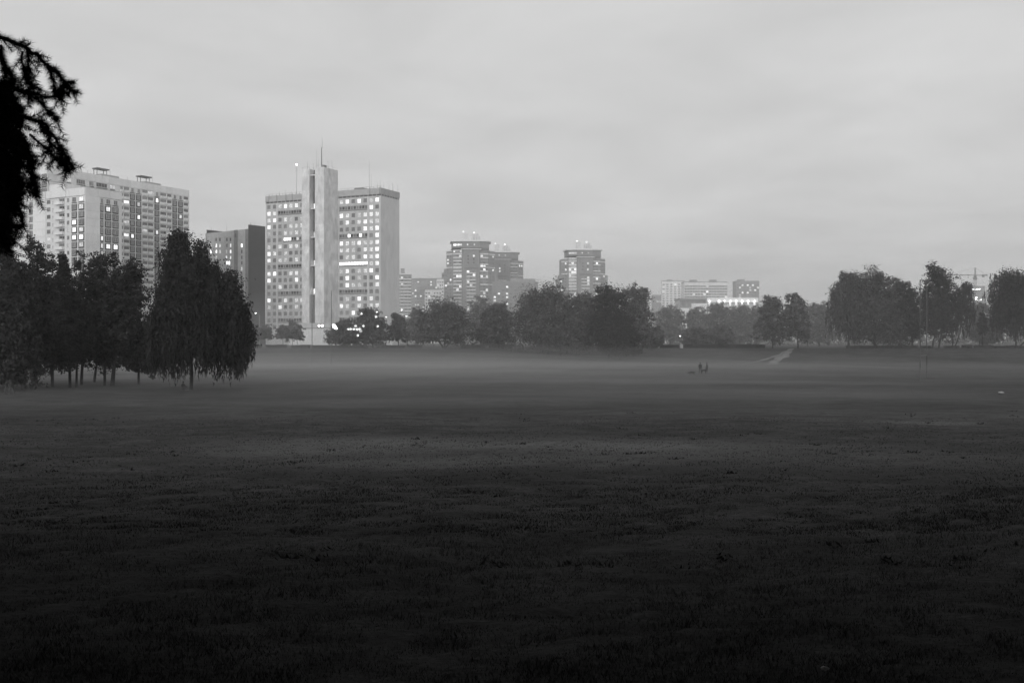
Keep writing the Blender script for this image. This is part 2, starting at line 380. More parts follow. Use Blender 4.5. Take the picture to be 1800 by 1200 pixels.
class Face:
    """a facade in the local frame of its building: starts at (ox, oy), runs along u (left to right seen from outside)"""
    def __init__(s, parent, ox, oy, ang, width):
        s.p = parent; s.o = Vector((ox, oy)); s.a = ang; s.u = Vector((math.cos(ang), math.sin(ang))); s.n = Vector((s.u.y, -s.u.x)); s.w = width; s.holes = []
    def pt(s, t, out, z): q = s.o + s.u * t + s.n * out; return (q.x, q.y, z)
    def hole(s, t0, t1, z0, z1): s.holes.append((t0, t1, z0, z1))
    def window(s, t0, t1, z0, z1, state='d', bars=2, recess=0.25, name='window'):
        s.hole(t0, t1, z0, z1)
        return link(name, win_mesh(t1 - t0, z1 - z0, bars, M[PANE[state]], state), s.p, s.pt((t0 + t1) / 2, -recess, z0), s.a)
    def proud(s, t0, t1, z0, z1, state='d', bars=1):
        return link('window', win_mesh(t1 - t0, z1 - z0, bars, M[PANE[state]], state), s.p, s.pt((t0 + t1) / 2, 0.065, z0), s.a)
    def wall(s, mb, z0, z1, depth=0.3, mi=0):
        us = sorted({0.0, s.w} | {round(v, 4) for h in s.holes for v in h[:2]}); zs = sorted({z0, z1} | {round(v, 4) for h in s.holes for v in h[2:]})
        us = [v for v in us if -1e-6 <= v <= s.w + 1e-6]; zs = [v for v in zs if z0 - 1e-6 <= v <= z1 + 1e-6]
        for za, zb in zip(zs, zs[1:]):
            zc = (za + zb) / 2; hs = [h for h in s.holes if h[2] < zc < h[3]]; start = None
            for ua, ub in zip(us, us[1:]):
                uc = (ua + ub) / 2; inh = any(h[0] < uc < h[1] for h in hs)
                if inh:
                    if start is not None: mb.quad(s.pt(start, 0, za), s.pt(ua, 0, za), s.pt(ua, 0, zb), s.pt(start, 0, zb), mi); start = None
                elif start is None: start = ua
            if start is not None: mb.quad(s.pt(start, 0, za), s.pt(s.w, 0, za), s.pt(s.w, 0, zb), s.pt(start, 0, zb), mi)
        for (a, b, c, d) in s.holes:
            mb.quad(s.pt(a, 0, c), s.pt(b, 0, c), s.pt(b, -depth, c), s.pt(a, -depth, c), mi); mb.quad(s.pt(a, -depth, d), s.pt(b, -depth, d), s.pt(b, 0, d), s.pt(a, 0, d), mi)
            mb.quad(s.pt(a, 0, c), s.pt(a, -depth, c), s.pt(a, -depth, d), s.pt(a, 0, d), mi); mb.quad(s.pt(b, -depth, c), s.pt(b, 0, c), s.pt(b, 0, d), s.pt(b, -depth, d), mi)
            mb.quad(s.pt(a, -depth, c), s.pt(b, -depth, c), s.pt(b, -depth, d), s.pt(a, -depth, d), mi)
    def slab(s, t0, t1, z0, z1, out0, out1, name, material):
        """a box on the face, from out0 to out1 in front of it"""
        mb = MB(); mb.box(t0, t1, -out1, -out0, z0, z1); return mb.build(name, material, s.p, s.pt(0, 0, 0), s.a)

BASE = 3.4
def along(px, O, u):
    """distance t along O + t*u at which the photograph's column px meets that line"""
    k = (px - 900) / F; return (k * O[1] - O[0]) / (u[0] - k * u[1])

def antenna(parent, x, y, z, h, r=0.06, arms=()):
    mb = MB(); mb.tube([(x, y, z), (x, y, z + h)], [r, r * 0.5], 5)
    for (zz_, l) in arms: mb.box(x - l, x + l, y - 0.04, y + 0.04, z + zz_, z + zz_ + 0.07)
    return mb.build('antenna', M['metal'], parent)

def tower_block():
    """the tall office slab with the twin-finned lift tower"""
    Lp = Vector((-120.7, 487.8)); Cp = Vector((-60.7, 460.0)); u = (Cp - Lp).normalized(); Wd = (Cp - Lp).length; ang = math.atan2(u.y, u.x)
    b = empty('office_tower', (Lp.x, Lp.y, BASE), ang, 'tall concrete office slab with twin-finned lift tower and many lit windows', 'building')
    top = 76.0 - BASE
    f = Face(b, 0, 0, 0, Wd)
    T = lambda px: along(px, Lp, u)
    rowz = [70.6 - 3.26 * i - BASE for i in range(19)]
    left = ['ddmBmBd', 'BB-----', 'mBdmmdm', 'BdddmmB', 'mddmmmm', 'ddd----', 'mdBdmmd', 'Bmdmddd', 'BdmmdBd', 'dd-----', 'BBddBBm', 'BddddBd', 'ddBdddd', 'dd-----', 'BddBdmB', 'mdBddmd', 'ddddddd', 'dd-----', 'mdddddd']
    right = ['mBdBdmB', '-----Bd', 'BmdmBBm', 'dBdmBmm', 'ddddBmB', '-----dB', 'BmmBmmB', 'mmmdBmB', 'dmBdBmB', '-----mB', 'mBdmmBd', 'dBdmddB', 'dBmmddB', '-----dd', 'dmdBdBd', 'BmdBdmm', 'ddBdddd', '-----dd', 'ddddddd']
    lc = [T(p) for p in (472.5, 482.3, 491.9, 501.5, 511.0, 520.8, 530.4)]; rc = [T(p) for p in (599.8, 610.2, 620.7, 631.0, 641.7, 652.2, 662.6)]
    rnd = random.Random(3)
    for i, z in enumerate(rowz):
        for cols, tab in ((lc, left), (rc, right)):
            row = tab[i]
            for c, ch in zip(cols, row):
                if ch == '-': continue
                f.window(c - 0.98, c + 0.98, z - 1.0, z + 1.0, ch, 2)
            if '-' in row:                                        # glazed loggia strip
                js = [j for j, ch in enumerate(row) if ch == '-']
                t0, t1 = cols[js[0]] - 1.25, cols[js[-1]] + 1.25
                lowpart = f.slab(t0, t1, z - 1.2, z - 0.55, -0.28, -0.12, 'loggia_parapet', M['spandrel'])
                f.hole(t0, t1, z - 1.2, z + 1.15); n = len(js) * 2; wv = (t1 - t0) / n
                for q in range(n):
                    st = 'k' if rnd.random() < 0.6 else 'd'
                    if i == 9 and cols is rc: st = 'H'
                    if i == 5 and cols is lc and q in (0, 1, 2): st = 'H'
                    if i == 5 and cols is lc and q in (5, 7): st = 'm'
                    if i == 5 and cols is rc and q in (3, 7): st = 'H'
                    if i == 1 and cols is lc and q == n - 1: st = 'B'
                    link('window', win_mesh(wv - 0.06, 1.55, 0, M[PANE[st]], st), b, f.pt(t0 + wv * (q + 0.5), -0.3, z - 0.5), 0)
    mb = MB(); f.wall(mb, 0, top - 3.6); mb.build('wall', M['concrete'], b)
    # floor and pier lines: thin raised ribs
    for t in (0.25, lc[1] + (lc[2] - lc[1]) / 2, rc[4] + (rc[5] - rc[4]) / 2, Wd - 0.3): f.slab(t - 0.18, t + 0.18, 2.0, top - 3.7, 0.0, 0.1, 'pier', M['endwall'])
    D = 16.6
    mb = MB(); mb.quad((Wd, 0, 0), (Wd, D, 0), (Wd, D, top - 3.6), (Wd, 0, top - 3.6)); mb.quad((0, D, 0), (0, 0, 0), (0, 0, top - 3.6), (0, D, top - 3.6)); mb.quad((Wd, D, 0), (0, D, 0), (0, D, top - 3.6), (Wd, D, top - 3.6))
    mb.build('end_wall', M['endwall'], b)
    # parapet storey: set proud, with a dark slot of short openings under it
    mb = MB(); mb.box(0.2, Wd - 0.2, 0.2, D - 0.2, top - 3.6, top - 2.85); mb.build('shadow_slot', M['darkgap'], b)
    mb = MB(); mb.box(-0.12, Wd + 0.12, -0.12, D + 0.12, top - 2.85, top); mb.build('parapet', M['parapet'], b)
    e = Face(b, Wd, 0, math.pi / 2, D)
    for k in range(7): e.slab(0.35 + k * 2.35, 1.25 + k * 2.35, top - 3.6, top - 2.85, -0.2, 0.1, 'bracket', M['parapet'])
    for k in range(28): f.slab(0.1 + k * 2.36, 0.35 + k * 2.36, top - 3.6, top - 2.85, -0.2, 0.1, 'bracket', M['parapet'])
    for px in (473, 487, 503, 514, 650.5, 668): t = T(px); f.slab(t - 0.1, t + 0.1, top - 3.4, top + 0.25, 0.12, 0.24, 'downpipe', M['metal'])
    # railing on the roof edge
    mb = MB()
    for k in range(34):
        x = k * Wd / 33; mb.box(x - 0.04, x + 0.04, 0.3, 0.38, top, top + 0.9)
    mb.box(0, Wd, 0.3, 0.36, top + 0.86, top + 0.92); mb.build('railing', M['metal'], b)
    mb = MB(); mb.box(T(612), T(628), 5, 9, top, top + 1.6); mb.build('roof_hut', M['spandrel'], b)
    # lift tower with two fins
    P = T(594.0); dirf = -1; zt = 80.6 + EYE - BASE
    def front(px, s):                                             # x on the plane s metres in front of the facade
        O = Lp + Vector((u.y, -u.x)) * s; return along(px, O, u)
    s_ = 11.0; xr = front(569.5, s_); xr0 = front(553.6, s_); xl1 = front(544.0, s_); xl0 = front(530.6, s_)
    mb = MB(); mb.box(xr0, xr, -s_, 0, 0, zt); fn = mb.build('fin', M['fin'], b)
    mb = MB(); mb.box(xl0, xl1, -s_, 0, 0, zt - 0.3); fn2 = mb.build('fin', M['fin'], b)
    # joints and stains on the blank side: raised panel seams
    def cladding(par, x0, y0, ang_, width, n, ztop):               # separate wall panels with open joints
        w = width / n; mb = MB(); mb.box(0.03, w - 0.03, -0.07, 0.0, 0.03, 3.23); me = mb.mesh('panel', M['panel_weathered'])
        for k in range(int(ztop / 3.26)):
            for q in range(n):
                c, s2 = math.cos(ang_), math.sin(ang_); link('panel', me, par, (x0 + c * w * q, y0 + s2 * w * q, ztop - 3.26 * (k + 1)), ang_)
    cladding(fn, xr0, -s_, 0, xr - xr0, 1, zt - 0.2); cladding(fn, xr, -s_, math.pi / 2, s_, 3, zt - 0.2); cladding(fn2, xl0, -s_, 0, xl1 - xl0, 1, zt - 0.5)
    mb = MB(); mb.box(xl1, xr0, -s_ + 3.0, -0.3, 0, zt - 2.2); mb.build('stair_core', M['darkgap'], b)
    slot = Face(b, xl1, -s_ + 3.0, 0, xr0 - xl1)
    for py, st in ((303, 'k'), (362, 'B'), (412, 'm'), (462, 'm'), (512, 'B')):
        z = 5 + (600 - py) / F * 464 - BASE
        slot.slab(0.02, slot.w - 0.02, z - 1.6, z - 1.1, 0.02, 2.2, 'landing', M['endwall'])
        link('window', win_mesh(slot.w * 0.8, 2.4, 1, M[PANE[st]], st), b, slot.pt(slot.w / 2, 0.15, z - 1.05), 0)
    for k in range(20): slot.slab(slot.w * 0.55, slot.w * 0.62, k * 3.9, k * 3.9 + 3.4, 0.03, 0.12, 'mullion', M['spandrel'])
    mb = MB()
    for (x0, x1, zz_) in ((xr0, xr, zt), (xl0, xl1, zt - 0.3)):
        for q in range(4):
            y = -s_ + 0.2 + q * 3.5; mb.box(x1 - 0.25, x1 - 0.19, y, y + 0.06, zz_, zz_ + 1.0); mb.box(x0 + 0.2, x0 + 0.26, y, y + 0.06, zz_, zz_ + 1.0)
        mb.box(x1 - 0.25, x1 - 0.2, -s_ + 0.2, -0.5, zz_ + 0.95, zz_ + 1.0); mb.box(x0 + 0.2, x1 - 0.2, -s_ + 0.2, -s_ + 0.25, zz_ + 0.95, zz_ + 1.0)
    mb.build('railing', M['metal'], b)
    mb = MB(); mb.box(xr - 2.2, xr - 0.6, -s_ + 0.8, -s_ + 3, zt, zt + 1.1); mb.build('roof_hut', M['spandrel'], b)
    for (px, h, r) in ((540.5, 3.6, 0.07), (551, 2.6, 0.05), (556.8, 9.0, 0.06), (559.5, 5.0, 0.05), (565.3, 9.5, 0.28), (576.5, 3.4, 0.05), (583.5, 2.6, 0.05)):
        antenna(b, front(px, s_ - 2) + 0.0, -s_ + 2, zt, h, r, ((h * 0.8, 0.5),) if r < 0.07 and h < 4 else ())
    antenna(b, front(566.3, s_ - 2), -s_ + 2, zt + 9, 5.2, 0.07)
    for (px, h, arms) in ((475, 1.6, ()), (488.5, 2.4, ()), (498.5, 2.6, ((2.2, 0.4),)), (509, 1.8, ()), (646.8, 13.0, ((6.2, 0.5),)), (650, 6.5, ()), (661, 3.0, ()), (666, 3.2, ()), (608, 1.4, ())):
        antenna(b, T(px), 1.2, top, h, 0.06, arms)
    for (yy, h) in ((3, 2.0), (8, 2.0), (11.5, 4.0), (16, 3.5)): antenna(b, Wd - 0.5, yy, top, h, 0.1 if h == 4 else 0.06)
    m_ = antenna(b, T(516.8), 2.0, top, 14.2, 0.09, ((11.5, 0.9), (12.6, 0.6)))
    mb = MB(); mb.ball((T(516.8), 2.0, top + 14.6), 0.42); mb.build('warning_light', M['lamp'], m_)
    # glowing vertical edge of the lit fire door on the facade
    return b
office = tower_block()

def podium():
    Y = 432.0; x0 = (503 - 900) / F * Y; x1 = (690 - 900) / F * Y; zt = 5 + (600 - 567.2) / F * Y - BASE; ang = math.radians(-9)
    b = empty('entrance_hall', (x0, Y + 6, BASE), ang, 'low pale entrance hall with two floodlights in front of the office slab', 'building')
    Wd = (x1 - x0) / math.cos(ang); zb = 5 + (600 - 577.3) / F * Y - BASE
    mb = MB(); mb.box(0, Wd, 0, 9, 0, zb); mb.build('wall', M['endwall'], b)
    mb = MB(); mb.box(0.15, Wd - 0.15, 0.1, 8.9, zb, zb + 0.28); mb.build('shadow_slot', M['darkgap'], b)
    mb = MB(); mb.box(-0.1, Wd + 0.1, -0.12, 9.1, zb + 0.28, zt); mb.build('fascia', M['concrete'], b)
    f = Face(b, 0, 0, 0, Wd)
    for k in range(12):
        f.slab(1 + k * 3.7, 1.5 + k * 3.7, 0.3, zb - 0.1, 0.0, 0.12, 'pilaster', M['endwall'])
    for px in (559.2, 565.0):
        t = ((px - 900) / F * Y - x0) / math.cos(ang)
        mb = MB(); mb.box(t - 0.55, t + 0.55, -0.8, -0.15, zb + 0.75, zb + 1.7, 0); mb.ball((t, -0.85, zb + 1.22), 0.5, mi=1, sy=0.4); mb.build('floodlight', [M['metal'], M['lamp_hot']], b)
    t = ((564 - 900) / F * Y - x0) / math.cos(ang); antenna(b, t - 1, 1, zt, 1.6, 0.1)
    # bright lit sign behind the tree, with small lamps below it
    t = ((588 - 900) / F * Y - x0) / math.cos(ang)
    mb = MB(); mb.box(t - 1.2, t + 1.2, -0.9, -0.2, zb - 0.2, zb + 1.9, 0)
    sg = mb.build('sign_box', M['metal'], b); mb = MB(); mb.box(t - 1.1, t + 1.1, -0.99, -0.9, zb - 0.1, zb + 1.8); mb.build('sign_face', M['lamp_hot'], sg)
    for k, (px, py) in enumerate(((612, 578.5), (616, 578), (622, 578.3), (628, 578.5), (632, 578), (636, 578))):
        t = ((px - 900) / F * Y - x0) / math.cos(ang); z = 5 + (600 - py) / F * Y - BASE
        mb = MB(); mb.ball((t, -0.6, z), 0.19); mb.build('wall_lamp', M['lamp'], b)
podium()

# ------------------------------------------------------------------ white panel apartment building
def apartment():
    C0 = Vector((-158.7, 370.0)); u = Vector((0.8722, -0.4892)); v = Vector((0.4892, 0.8722)); ang = math.atan2(u.y, u.x)
    b = empty('apartment_building', (C0.x, C0.y, BASE), ang, 'white panel apartment building with dark framed windows behind the dark trees', 'building')
    S = lambda px: -along(px, C0, -u)           # local x on the lit face (negative to the left)
    V = lambda px: along(px, C0, v)             # local y on the right face of the wing
    SO = C0 + u * -34.7 + v * 9.2
    VS = lambda px: along(px, SO, v)            # distance along the right face of the tall slab
    hw, hs = 62.3 - BASE, 74.5 - BASE; pitch = 2.83; r0 = 54.6
    nrows = 20
    X0 = -52.0
    # wing, lit face
    f = Face(b, X0, 0, 0, -X0); tx = lambda px: S(px) - X0
    litA = {(0, 1): 'B', (1, 1): 'B', (3, 0): 'B', (4, 0): 'B', (4, 1): 'm', (5, 0): 'B', (5, 1): 'B', (6, 1): 'm', (9, 0): 'B', (10, 0): 'm', (12, 1): 'B', (15, 0): 'B'}
    for i in range(nrows):
        z = r0 - pitch * i
        if z < 1.6: break
        for j, (p0, p1) in enumerate(((126.0, 135.6), (138.0, 148.4))):
            a, c = tx(p0), tx(p1)
            if i: f.slab(a, c, z - 1.32, z + 1.2, 0.0, 0.06, 'window_surround', M['surround']); 
            else: f.slab(a, c, z - 1.3, z - 1.0, 0.0, 0.06, 'window_surround', M['surround'])
            f.proud(a + 0.5, c - 0.5, z - 0.75, z + 0.95, litA.get((i, j), 'd'), 1)
        a, c = tx(117.6), tx(121.6); f.window(a, c, z - 0.6, z + 0.9, 'm' if i in (4, 6) else ('k' if i in (7, 2, 10) else 'd'), 1)
        a, c = tx(82.0), tx(88.6); f.window(a, c, z - 0.6, z + 0.95, 'm' if i in (5, 8) else ('k' if i in (2, 9) else 'd'), 1)
        a, c = tx(51.0), tx(57.6); f.window(a, c, z - 0.7, z + 0.95, 'd', 1); f.slab(a, c, z - 1.15, z - 0.78, 0.0, 0.08, 'sill_panel', M['surround'])
        a, c = tx(92.2), tx(94.2); f.hole(a, c, z - 1.0, z + 0.4)
        a, c = tx(58.6), tx(80.2); f.slab(a, c, z - 1.38, z + 1.38, 0.0, 0.16, 'panel', M['white_panel'])
        a, c = tx(32.0), tx(46.2); f.slab(a, c, z - 1.38, z + 1.38, 0.0, 0.3, 'panel', M['white_panel'])
        a, c = tx(14.0), tx(31.5); f.slab(a, c, z - 1.38, z + 1.38, 0.0, 0.16, 'panel', M['white_panel'])
        # balcony: deep recess, door, curved white parapet
        a, c = tx(99.0), tx(113.5); am = tx(103.5)
        f.hole(am, c, z - 1.25, z + 1.15)
        f.slab(a, c, z - 1.36, z - 0.25, 0.05, 1.15, 'balcony', M['white_panel'])
        link('window', win_mesh(c - am - 0.3, 2.1, 1, M[PANE['k' if i % 3 else 'd']], 'k' if i % 3 else 'd'), b, f.pt((am + c) / 2, -0.28, z - 1.1), 0)
    f.hole(tx(46.6), tx(50.0), 0.5, hw - 3)
    mb = MB(); f.wall(mb, 0, hw - 3.0, depth=0.3); mb.build('wall', M['white_wall'], b)
    # wing, right face
    g = Face(b, 0, 0, math.pi / 2, 16.5)
    litB = {(1, 1): 'B', (5, 0): 'B', (6, 0): 'B', (6, 1): 'B', (6, 2): 'H', (8, 1): 'H', (7, 0): 'm'}
    for i in range(nrows):
        z = r0 - pitch * i
        if z < 1.6: break
        for j, (p0, p1) in enumerate(((176.0, 181.6), (184.2, 195.4), (197.4, 208.2))):
            a, c = V(p0), V(p1); ins = 0.25 if j == 0 else 0.55
            if i: g.slab(a, c, z - 1.32, z + 1.2, 0.0, 0.06, 'window_surround', M['surround'])
            else: g.slab(a, c, z - 1.3, z - 1.0, 0.0, 0.06, 'window_surround', M['surround'])
            g.proud(a + ins, c - ins, z - 0.75, z + 0.95, litB.get((i, j), 'd'), 1)
        g.slab(0.05, V(175.2), z - 1.38, z + 1.38, 0.0, 0.14, 'panel', M['white_panel'])
    mb = MB(); g.wall(mb, 0, hw - 3.0); mb.build('wall', M['white_wall'], b)
    mb = MB(); mb.quad((0, 16.5, 0), (X0, 16.5, 0), (X0, 16.5, hw), (0, 16.5, hw)); mb.quad((X0, 16.5, 0), (X0, 0, 0), (X0, 0, hw), (X0, 16.5, hw)); mb.build('back_wall', M['white_wall'], b)
    # attic panels of the wing
    for a, c in ((tx(14), tx(31.5)), (tx(32), tx(46.2)), (tx(50), tx(57.8)), (tx(58.6), tx(80.2)), (tx(81), tx(88.8)), (tx(117), tx(121.6)), (tx(122.0), -X0 - 0.02)): f.slab(a, c, r0 + 1.42, hw, -0.3, 0.16, 'panel', M['white_panel'])
    f.slab(tx(89), tx(116.8), r0 + 1.42, hw + 2.2, -6.0, 0.5, 'panel', M['white_panel'])
    for k in range(3): g.slab(0.3 + k * 5.4, 5.6 + k * 5.4, r0 + 1.42, hw, -0.3, 0.13, 'panel', M['white_panel'])
    mb = MB(); mb.box(X0 + 0.3, -0.3, 0.3, 16.2, hw - 3.0, hw - 0.4); mb.build('roof', M['roof'], b)
    # tall slab, right face
    h = Face(b, -34.7, 9.2, math.pi / 2, 73.0); rs = 66.9
    dark = ((228.0, 237.0), (239.0, 248.2), (271.5, 280.0), (303.0, 311.0), (313.0, 321.2)); bal = ((211.5, 216.8), (218.0, 227.4), (250.4, 259.8), (260.4, 269.6), (282.0, 292.6), (294.0, 302.0), (323.2, 331.2))
    litC = {(1, 2): 'H', (2, 1): 'm', (4, 1): 'B', (6, 2): 'B', (7, 0): 'B', (12, 1): 'm', (14, 2): 'B', (3, 4): 'm'}
    litD = {(2, 1): 'B', (5, 1): 'm', (7, 1): 'B', (6, 2): 'm', (0, 3): 'm', (6, 5): 'm'}
    rnd = random.Random(11)
    for i in range(23):
        z = rs - pitch * i
        if z < 3: break
        low = z < 22
        for j, (p0, p1) in enumerate(dark):
            a, c = VS(p0), VS(p1)
            if i: h.slab(a, c, z - 1.32, z + 1.2, 0.0, 0.06, 'window_surround', M['surround'])
            else: h.slab(a, c, z - 1.3, z - 1.0, 0.0, 0.06, 'window_surround', M['surround'])
            h.proud(a + 0.7, c - 0.7, z - 0.75, z + 0.95, litC.get((i, j), 'd'), 1)
        for j, (p0, p1) in enumerate(bal):
            if low and j < 4: continue
            a, c = VS(p0), VS(p1); st = litD.get((i, j), 'k' if rnd.random() < 0.4 else 'd')
            h.hole(a, c, z - 1.0, z + 1.05)
            h.slab(a + 0.05, c - 0.05, z - 1.36, z - 0.3, 0.02, 0.3 + 0.12 * rnd.random(), 'balcony', M['white_panel'])
            link('window', win_mesh(c - a - 0.15, 1.4, 3, M[PANE[st]], st), b, h.pt((a + c) / 2, -0.25, z - 0.38), h.a)
    for (p0, p1, st) in ((117.0, 125.0, 'B'), (134.5, 150.0, 'd'), (157.0, 165.0, 'd'), (169.4, 188.6, 'k'), (193.6, 202.0, 'm')):       # top row over the wing
        a, c = VS(p0), VS(p1); h.window(a, c, rs - 0.7, rs + 0.95, st, 3, recess=0.2); h.slab(a, c, rs - 1.3, rs - 1.0, 0.0, 0.08, 'sill_panel', M['surround'])
    mb = MB(); h.wall(mb, 0, hs - 2.6); mb.build('wall', M['white_wall'], b)
    h.slab(0, VS(209), rs - 1.62, rs - 1.48, 0, 0.05, 'joint', M['joint'])
    xs_ = [0.0] + [VS(p) for p in (100, 130, 168, 180, 192, 229.5, 249.5, 270.5, 281.5, 292.5, 302.5, 322.2)] + [73.0]
    for a, c in zip(xs_, xs_[1:]): h.slab(a + 0.06, c - 0.06, rs + 1.25, hs, -0.3, 0.12, 'panel', M['white_panel'])
    # tall slab, lit end above the wing
    k = Face(b, -48.7, 9.2, 0, 14.0); kx = lambda px: along(px, SO - u * 14.0, u)
    for i in range(4):
        z = rs - pitch * i
        for (p0, p1) in ((62.4, 71.0), (73.4, 82.0)):
            a, c = kx(p0), kx(p1)
            k.slab(a, c, z - 1.32, z + 1.2, 0.0, 0.06, 'window_surround', M['surround']); k.proud(a + 0.45, c - 0.45, z - 0.75, z + 0.95, 'd', 1)
    mb = MB(); k.wall(mb, 0, hs - 2.6); mb.build('wall', M['white_wall'], b)
    k.slab(0, 14.0, rs + 1.3, hs + 1.0, -0.3, 0.14, 'panel', M['white_panel'])
    mb = MB(); mb.quad((-34.7, 82.2, 0), (-48.7, 82.2, 0), (-48.7, 82.2, hs), (-34.7, 82.2, hs)); mb.quad((-48.7, 82.2, 0), (-48.7, 9.2, 0), (-48.7, 9.2, hs), (-48.7, 82.2, hs)); mb.build('back_wall', M['white_wall'], b)
    mb = MB(); mb.box(-48.4, -35.0, 9.5, 81.9, hs - 2.6, hs - 0.4); mb.build('roof', M['roof'], b)
    # roof huts with flat canopies
    for t0 in (VS(186), VS(262)):
        mb = MB(); mb.box(-42, -37.5, 9.2 + t0, 9.2 + t0 + 9.0, hs - 0.4, hs + 1.3); hut = mb.build('roof_hut', M['grey_panel'], b)
        mb = MB(); mb.box(-41.5, -38, 9.2 + t0 - 1.5, 9.2 + t0 + 4.5, hs + 3.3, hs + 3.8)
        for q in (-1.0, 3.8): mb.box(-39.2, -39.0, 9.2 + t0 + q, 9.2 + t0 + q + 0.2, hs - 0.4, hs + 3.3); mb.box(-41.2, -41.0, 9.2 + t0 + q, 9.2 + t0 + q + 0.2, hs - 0.4, hs + 3.3)
        mb.build('roof_canopy', M['metal'], hut)
        antenna(b, -39.5, 9.2 + t0 + 6, hs, 6.0, 0.05)
    for px in (158, 228): antenna(b, -36, 9.2 + VS(px), hs, 1.6, 0.07)
    # lower storeys behind the trees: one course of plinth
    f.slab(0, -X0, 0.0, 1.0, 0.02, 0.2, 'plinth', M['grey_panel']); h.slab(8, 72.9, 0.0, 1.0, 0.02, 0.2, 'plinth', M['grey_panel'])
apartment()

# ------------------------------------------------------------------ grey block with the dark end wall
def grey_block():
    u = Vector((0.80, -0.60)); Cp = Vector(((437 - 900) / F * 505, 505.0)); O = Cp.copy(); t = along(362.5, (Cp.x, Cp.y), (u.x, u.y)); Lp = Cp + u * t; Wd = -t; ang = math.atan2(u.y, u.x)
    b = empty('grey_apartment_block', (Lp.x, Lp.y, BASE), ang, 'grey panel block with dark blank end wall between the white apartments and the office slab', 'building')
    T = lambda px: along(px, Lp, u); f = Face(b, 0, 0, 0, Wd); Z = lambda py, px: 5 + (600 - py) / F * (Lp.y + u.y * T(px)) - BASE
    top = Z(405, 411)
    tab = [('421', (379.5, 'k'), (386.2, 'k'), (398.5, 'k'), (404.8, 'k')), ('431.4', (370, 'm'), (380, 'B'), (386.3, 'B'), (398.5, 'd'), (405, 'B'), (424.6, 'H')), ('442', (370.2, 'H'), (380, 'B'), (386.3, 'm'), (397.7, 'm'), (405, 'B'), (424.6, 'd')),
           ('452.4', (380, 'm'), (397.7, 'm'), (404.8, 'm'), (424.6, 'd')), ('462', (398.6, 'H'), (402.6, 'H'), (380, 'd'), (424.6, 'd')), ('472.4', (380, 'd'), (398, 'd'), (405, 'd'), (424.6, 'm'))]
    for r in tab:
        for (px, st) in r[1:]:
            z = Z(float(r[0]), px); c = T(px); f.window(c - 0.75, c + 0.75, z - 0.95, z + 0.95, st, 0)
    for i in range(6, 14):
        z = Z(472.4, 424) - 2.95 * (i - 5)
        if z < 2: break
        for px in (380, 386.3, 398, 405, 424.6): c = T(px); f.window(c - 0.75, c + 0.75, z - 0.95, z + 0.95, 'd', 0)
    w1, w2 = T(411.5), T(418.0)
    mb = MB(); f.wall(mb, 0, top); mb.build('wall', M['grey_panel'], b)
    f.slab(w1, w2, 0, top + 0.1, 0.0, 0.12, 'stair_strip', M['spandrel'])
    c = T(414.5); z = Z(414.2, 414.5); f.slab(c - 0.5, c + 0.5, z - 0.9, z + 1.1, 0.13, 0.2, 'vent', M['darkgap'])
    f.slab(T(431.5), Wd, 0, top, 0.0, 0.14, 'stair_strip', M['spandrel'])
    for i in range(14): f.slab(0.1, T(411), top - 3.4 - i * 3.0, top - 3.3 - i * 3.0, 0, 0.05, 'joint', M['parapet'])
    v = Vector((0.60, 0.80)); D = along(465.4, Cp, v)
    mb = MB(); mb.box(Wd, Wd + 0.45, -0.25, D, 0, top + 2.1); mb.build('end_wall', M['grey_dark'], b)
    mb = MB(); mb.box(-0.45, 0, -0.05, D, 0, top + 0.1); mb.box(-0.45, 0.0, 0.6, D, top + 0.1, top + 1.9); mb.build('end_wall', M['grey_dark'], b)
    mb = MB(); mb.quad((Wd, D, 0), (0, D, 0), (0, D, top), (Wd, D, top)); mb.build('back_wall', M['grey_panel'], b)
    mb = MB(); mb.quad((0, 0.02, top - 0.1), (Wd, 0.02, top - 0.1), (Wd, D, top - 0.1), (0, D, top - 0.1)); mb.build('roof', M['roof'], b)
    antenna(b, T(395.6), 1.0, top, 4.2, 0.06); antenna(b, Wd + 0.2, 1.2, top + 2.1, 1.2, 0.14); antenna(b, Wd + 0.2, 3.5, top + 2.1, 1.8, 0.06); antenna(b, 0.5, 3, top + 1.9, 1.6, 0.06); antenna(b, 3.5, 2, top, 2.4, 0.06)
grey_block()

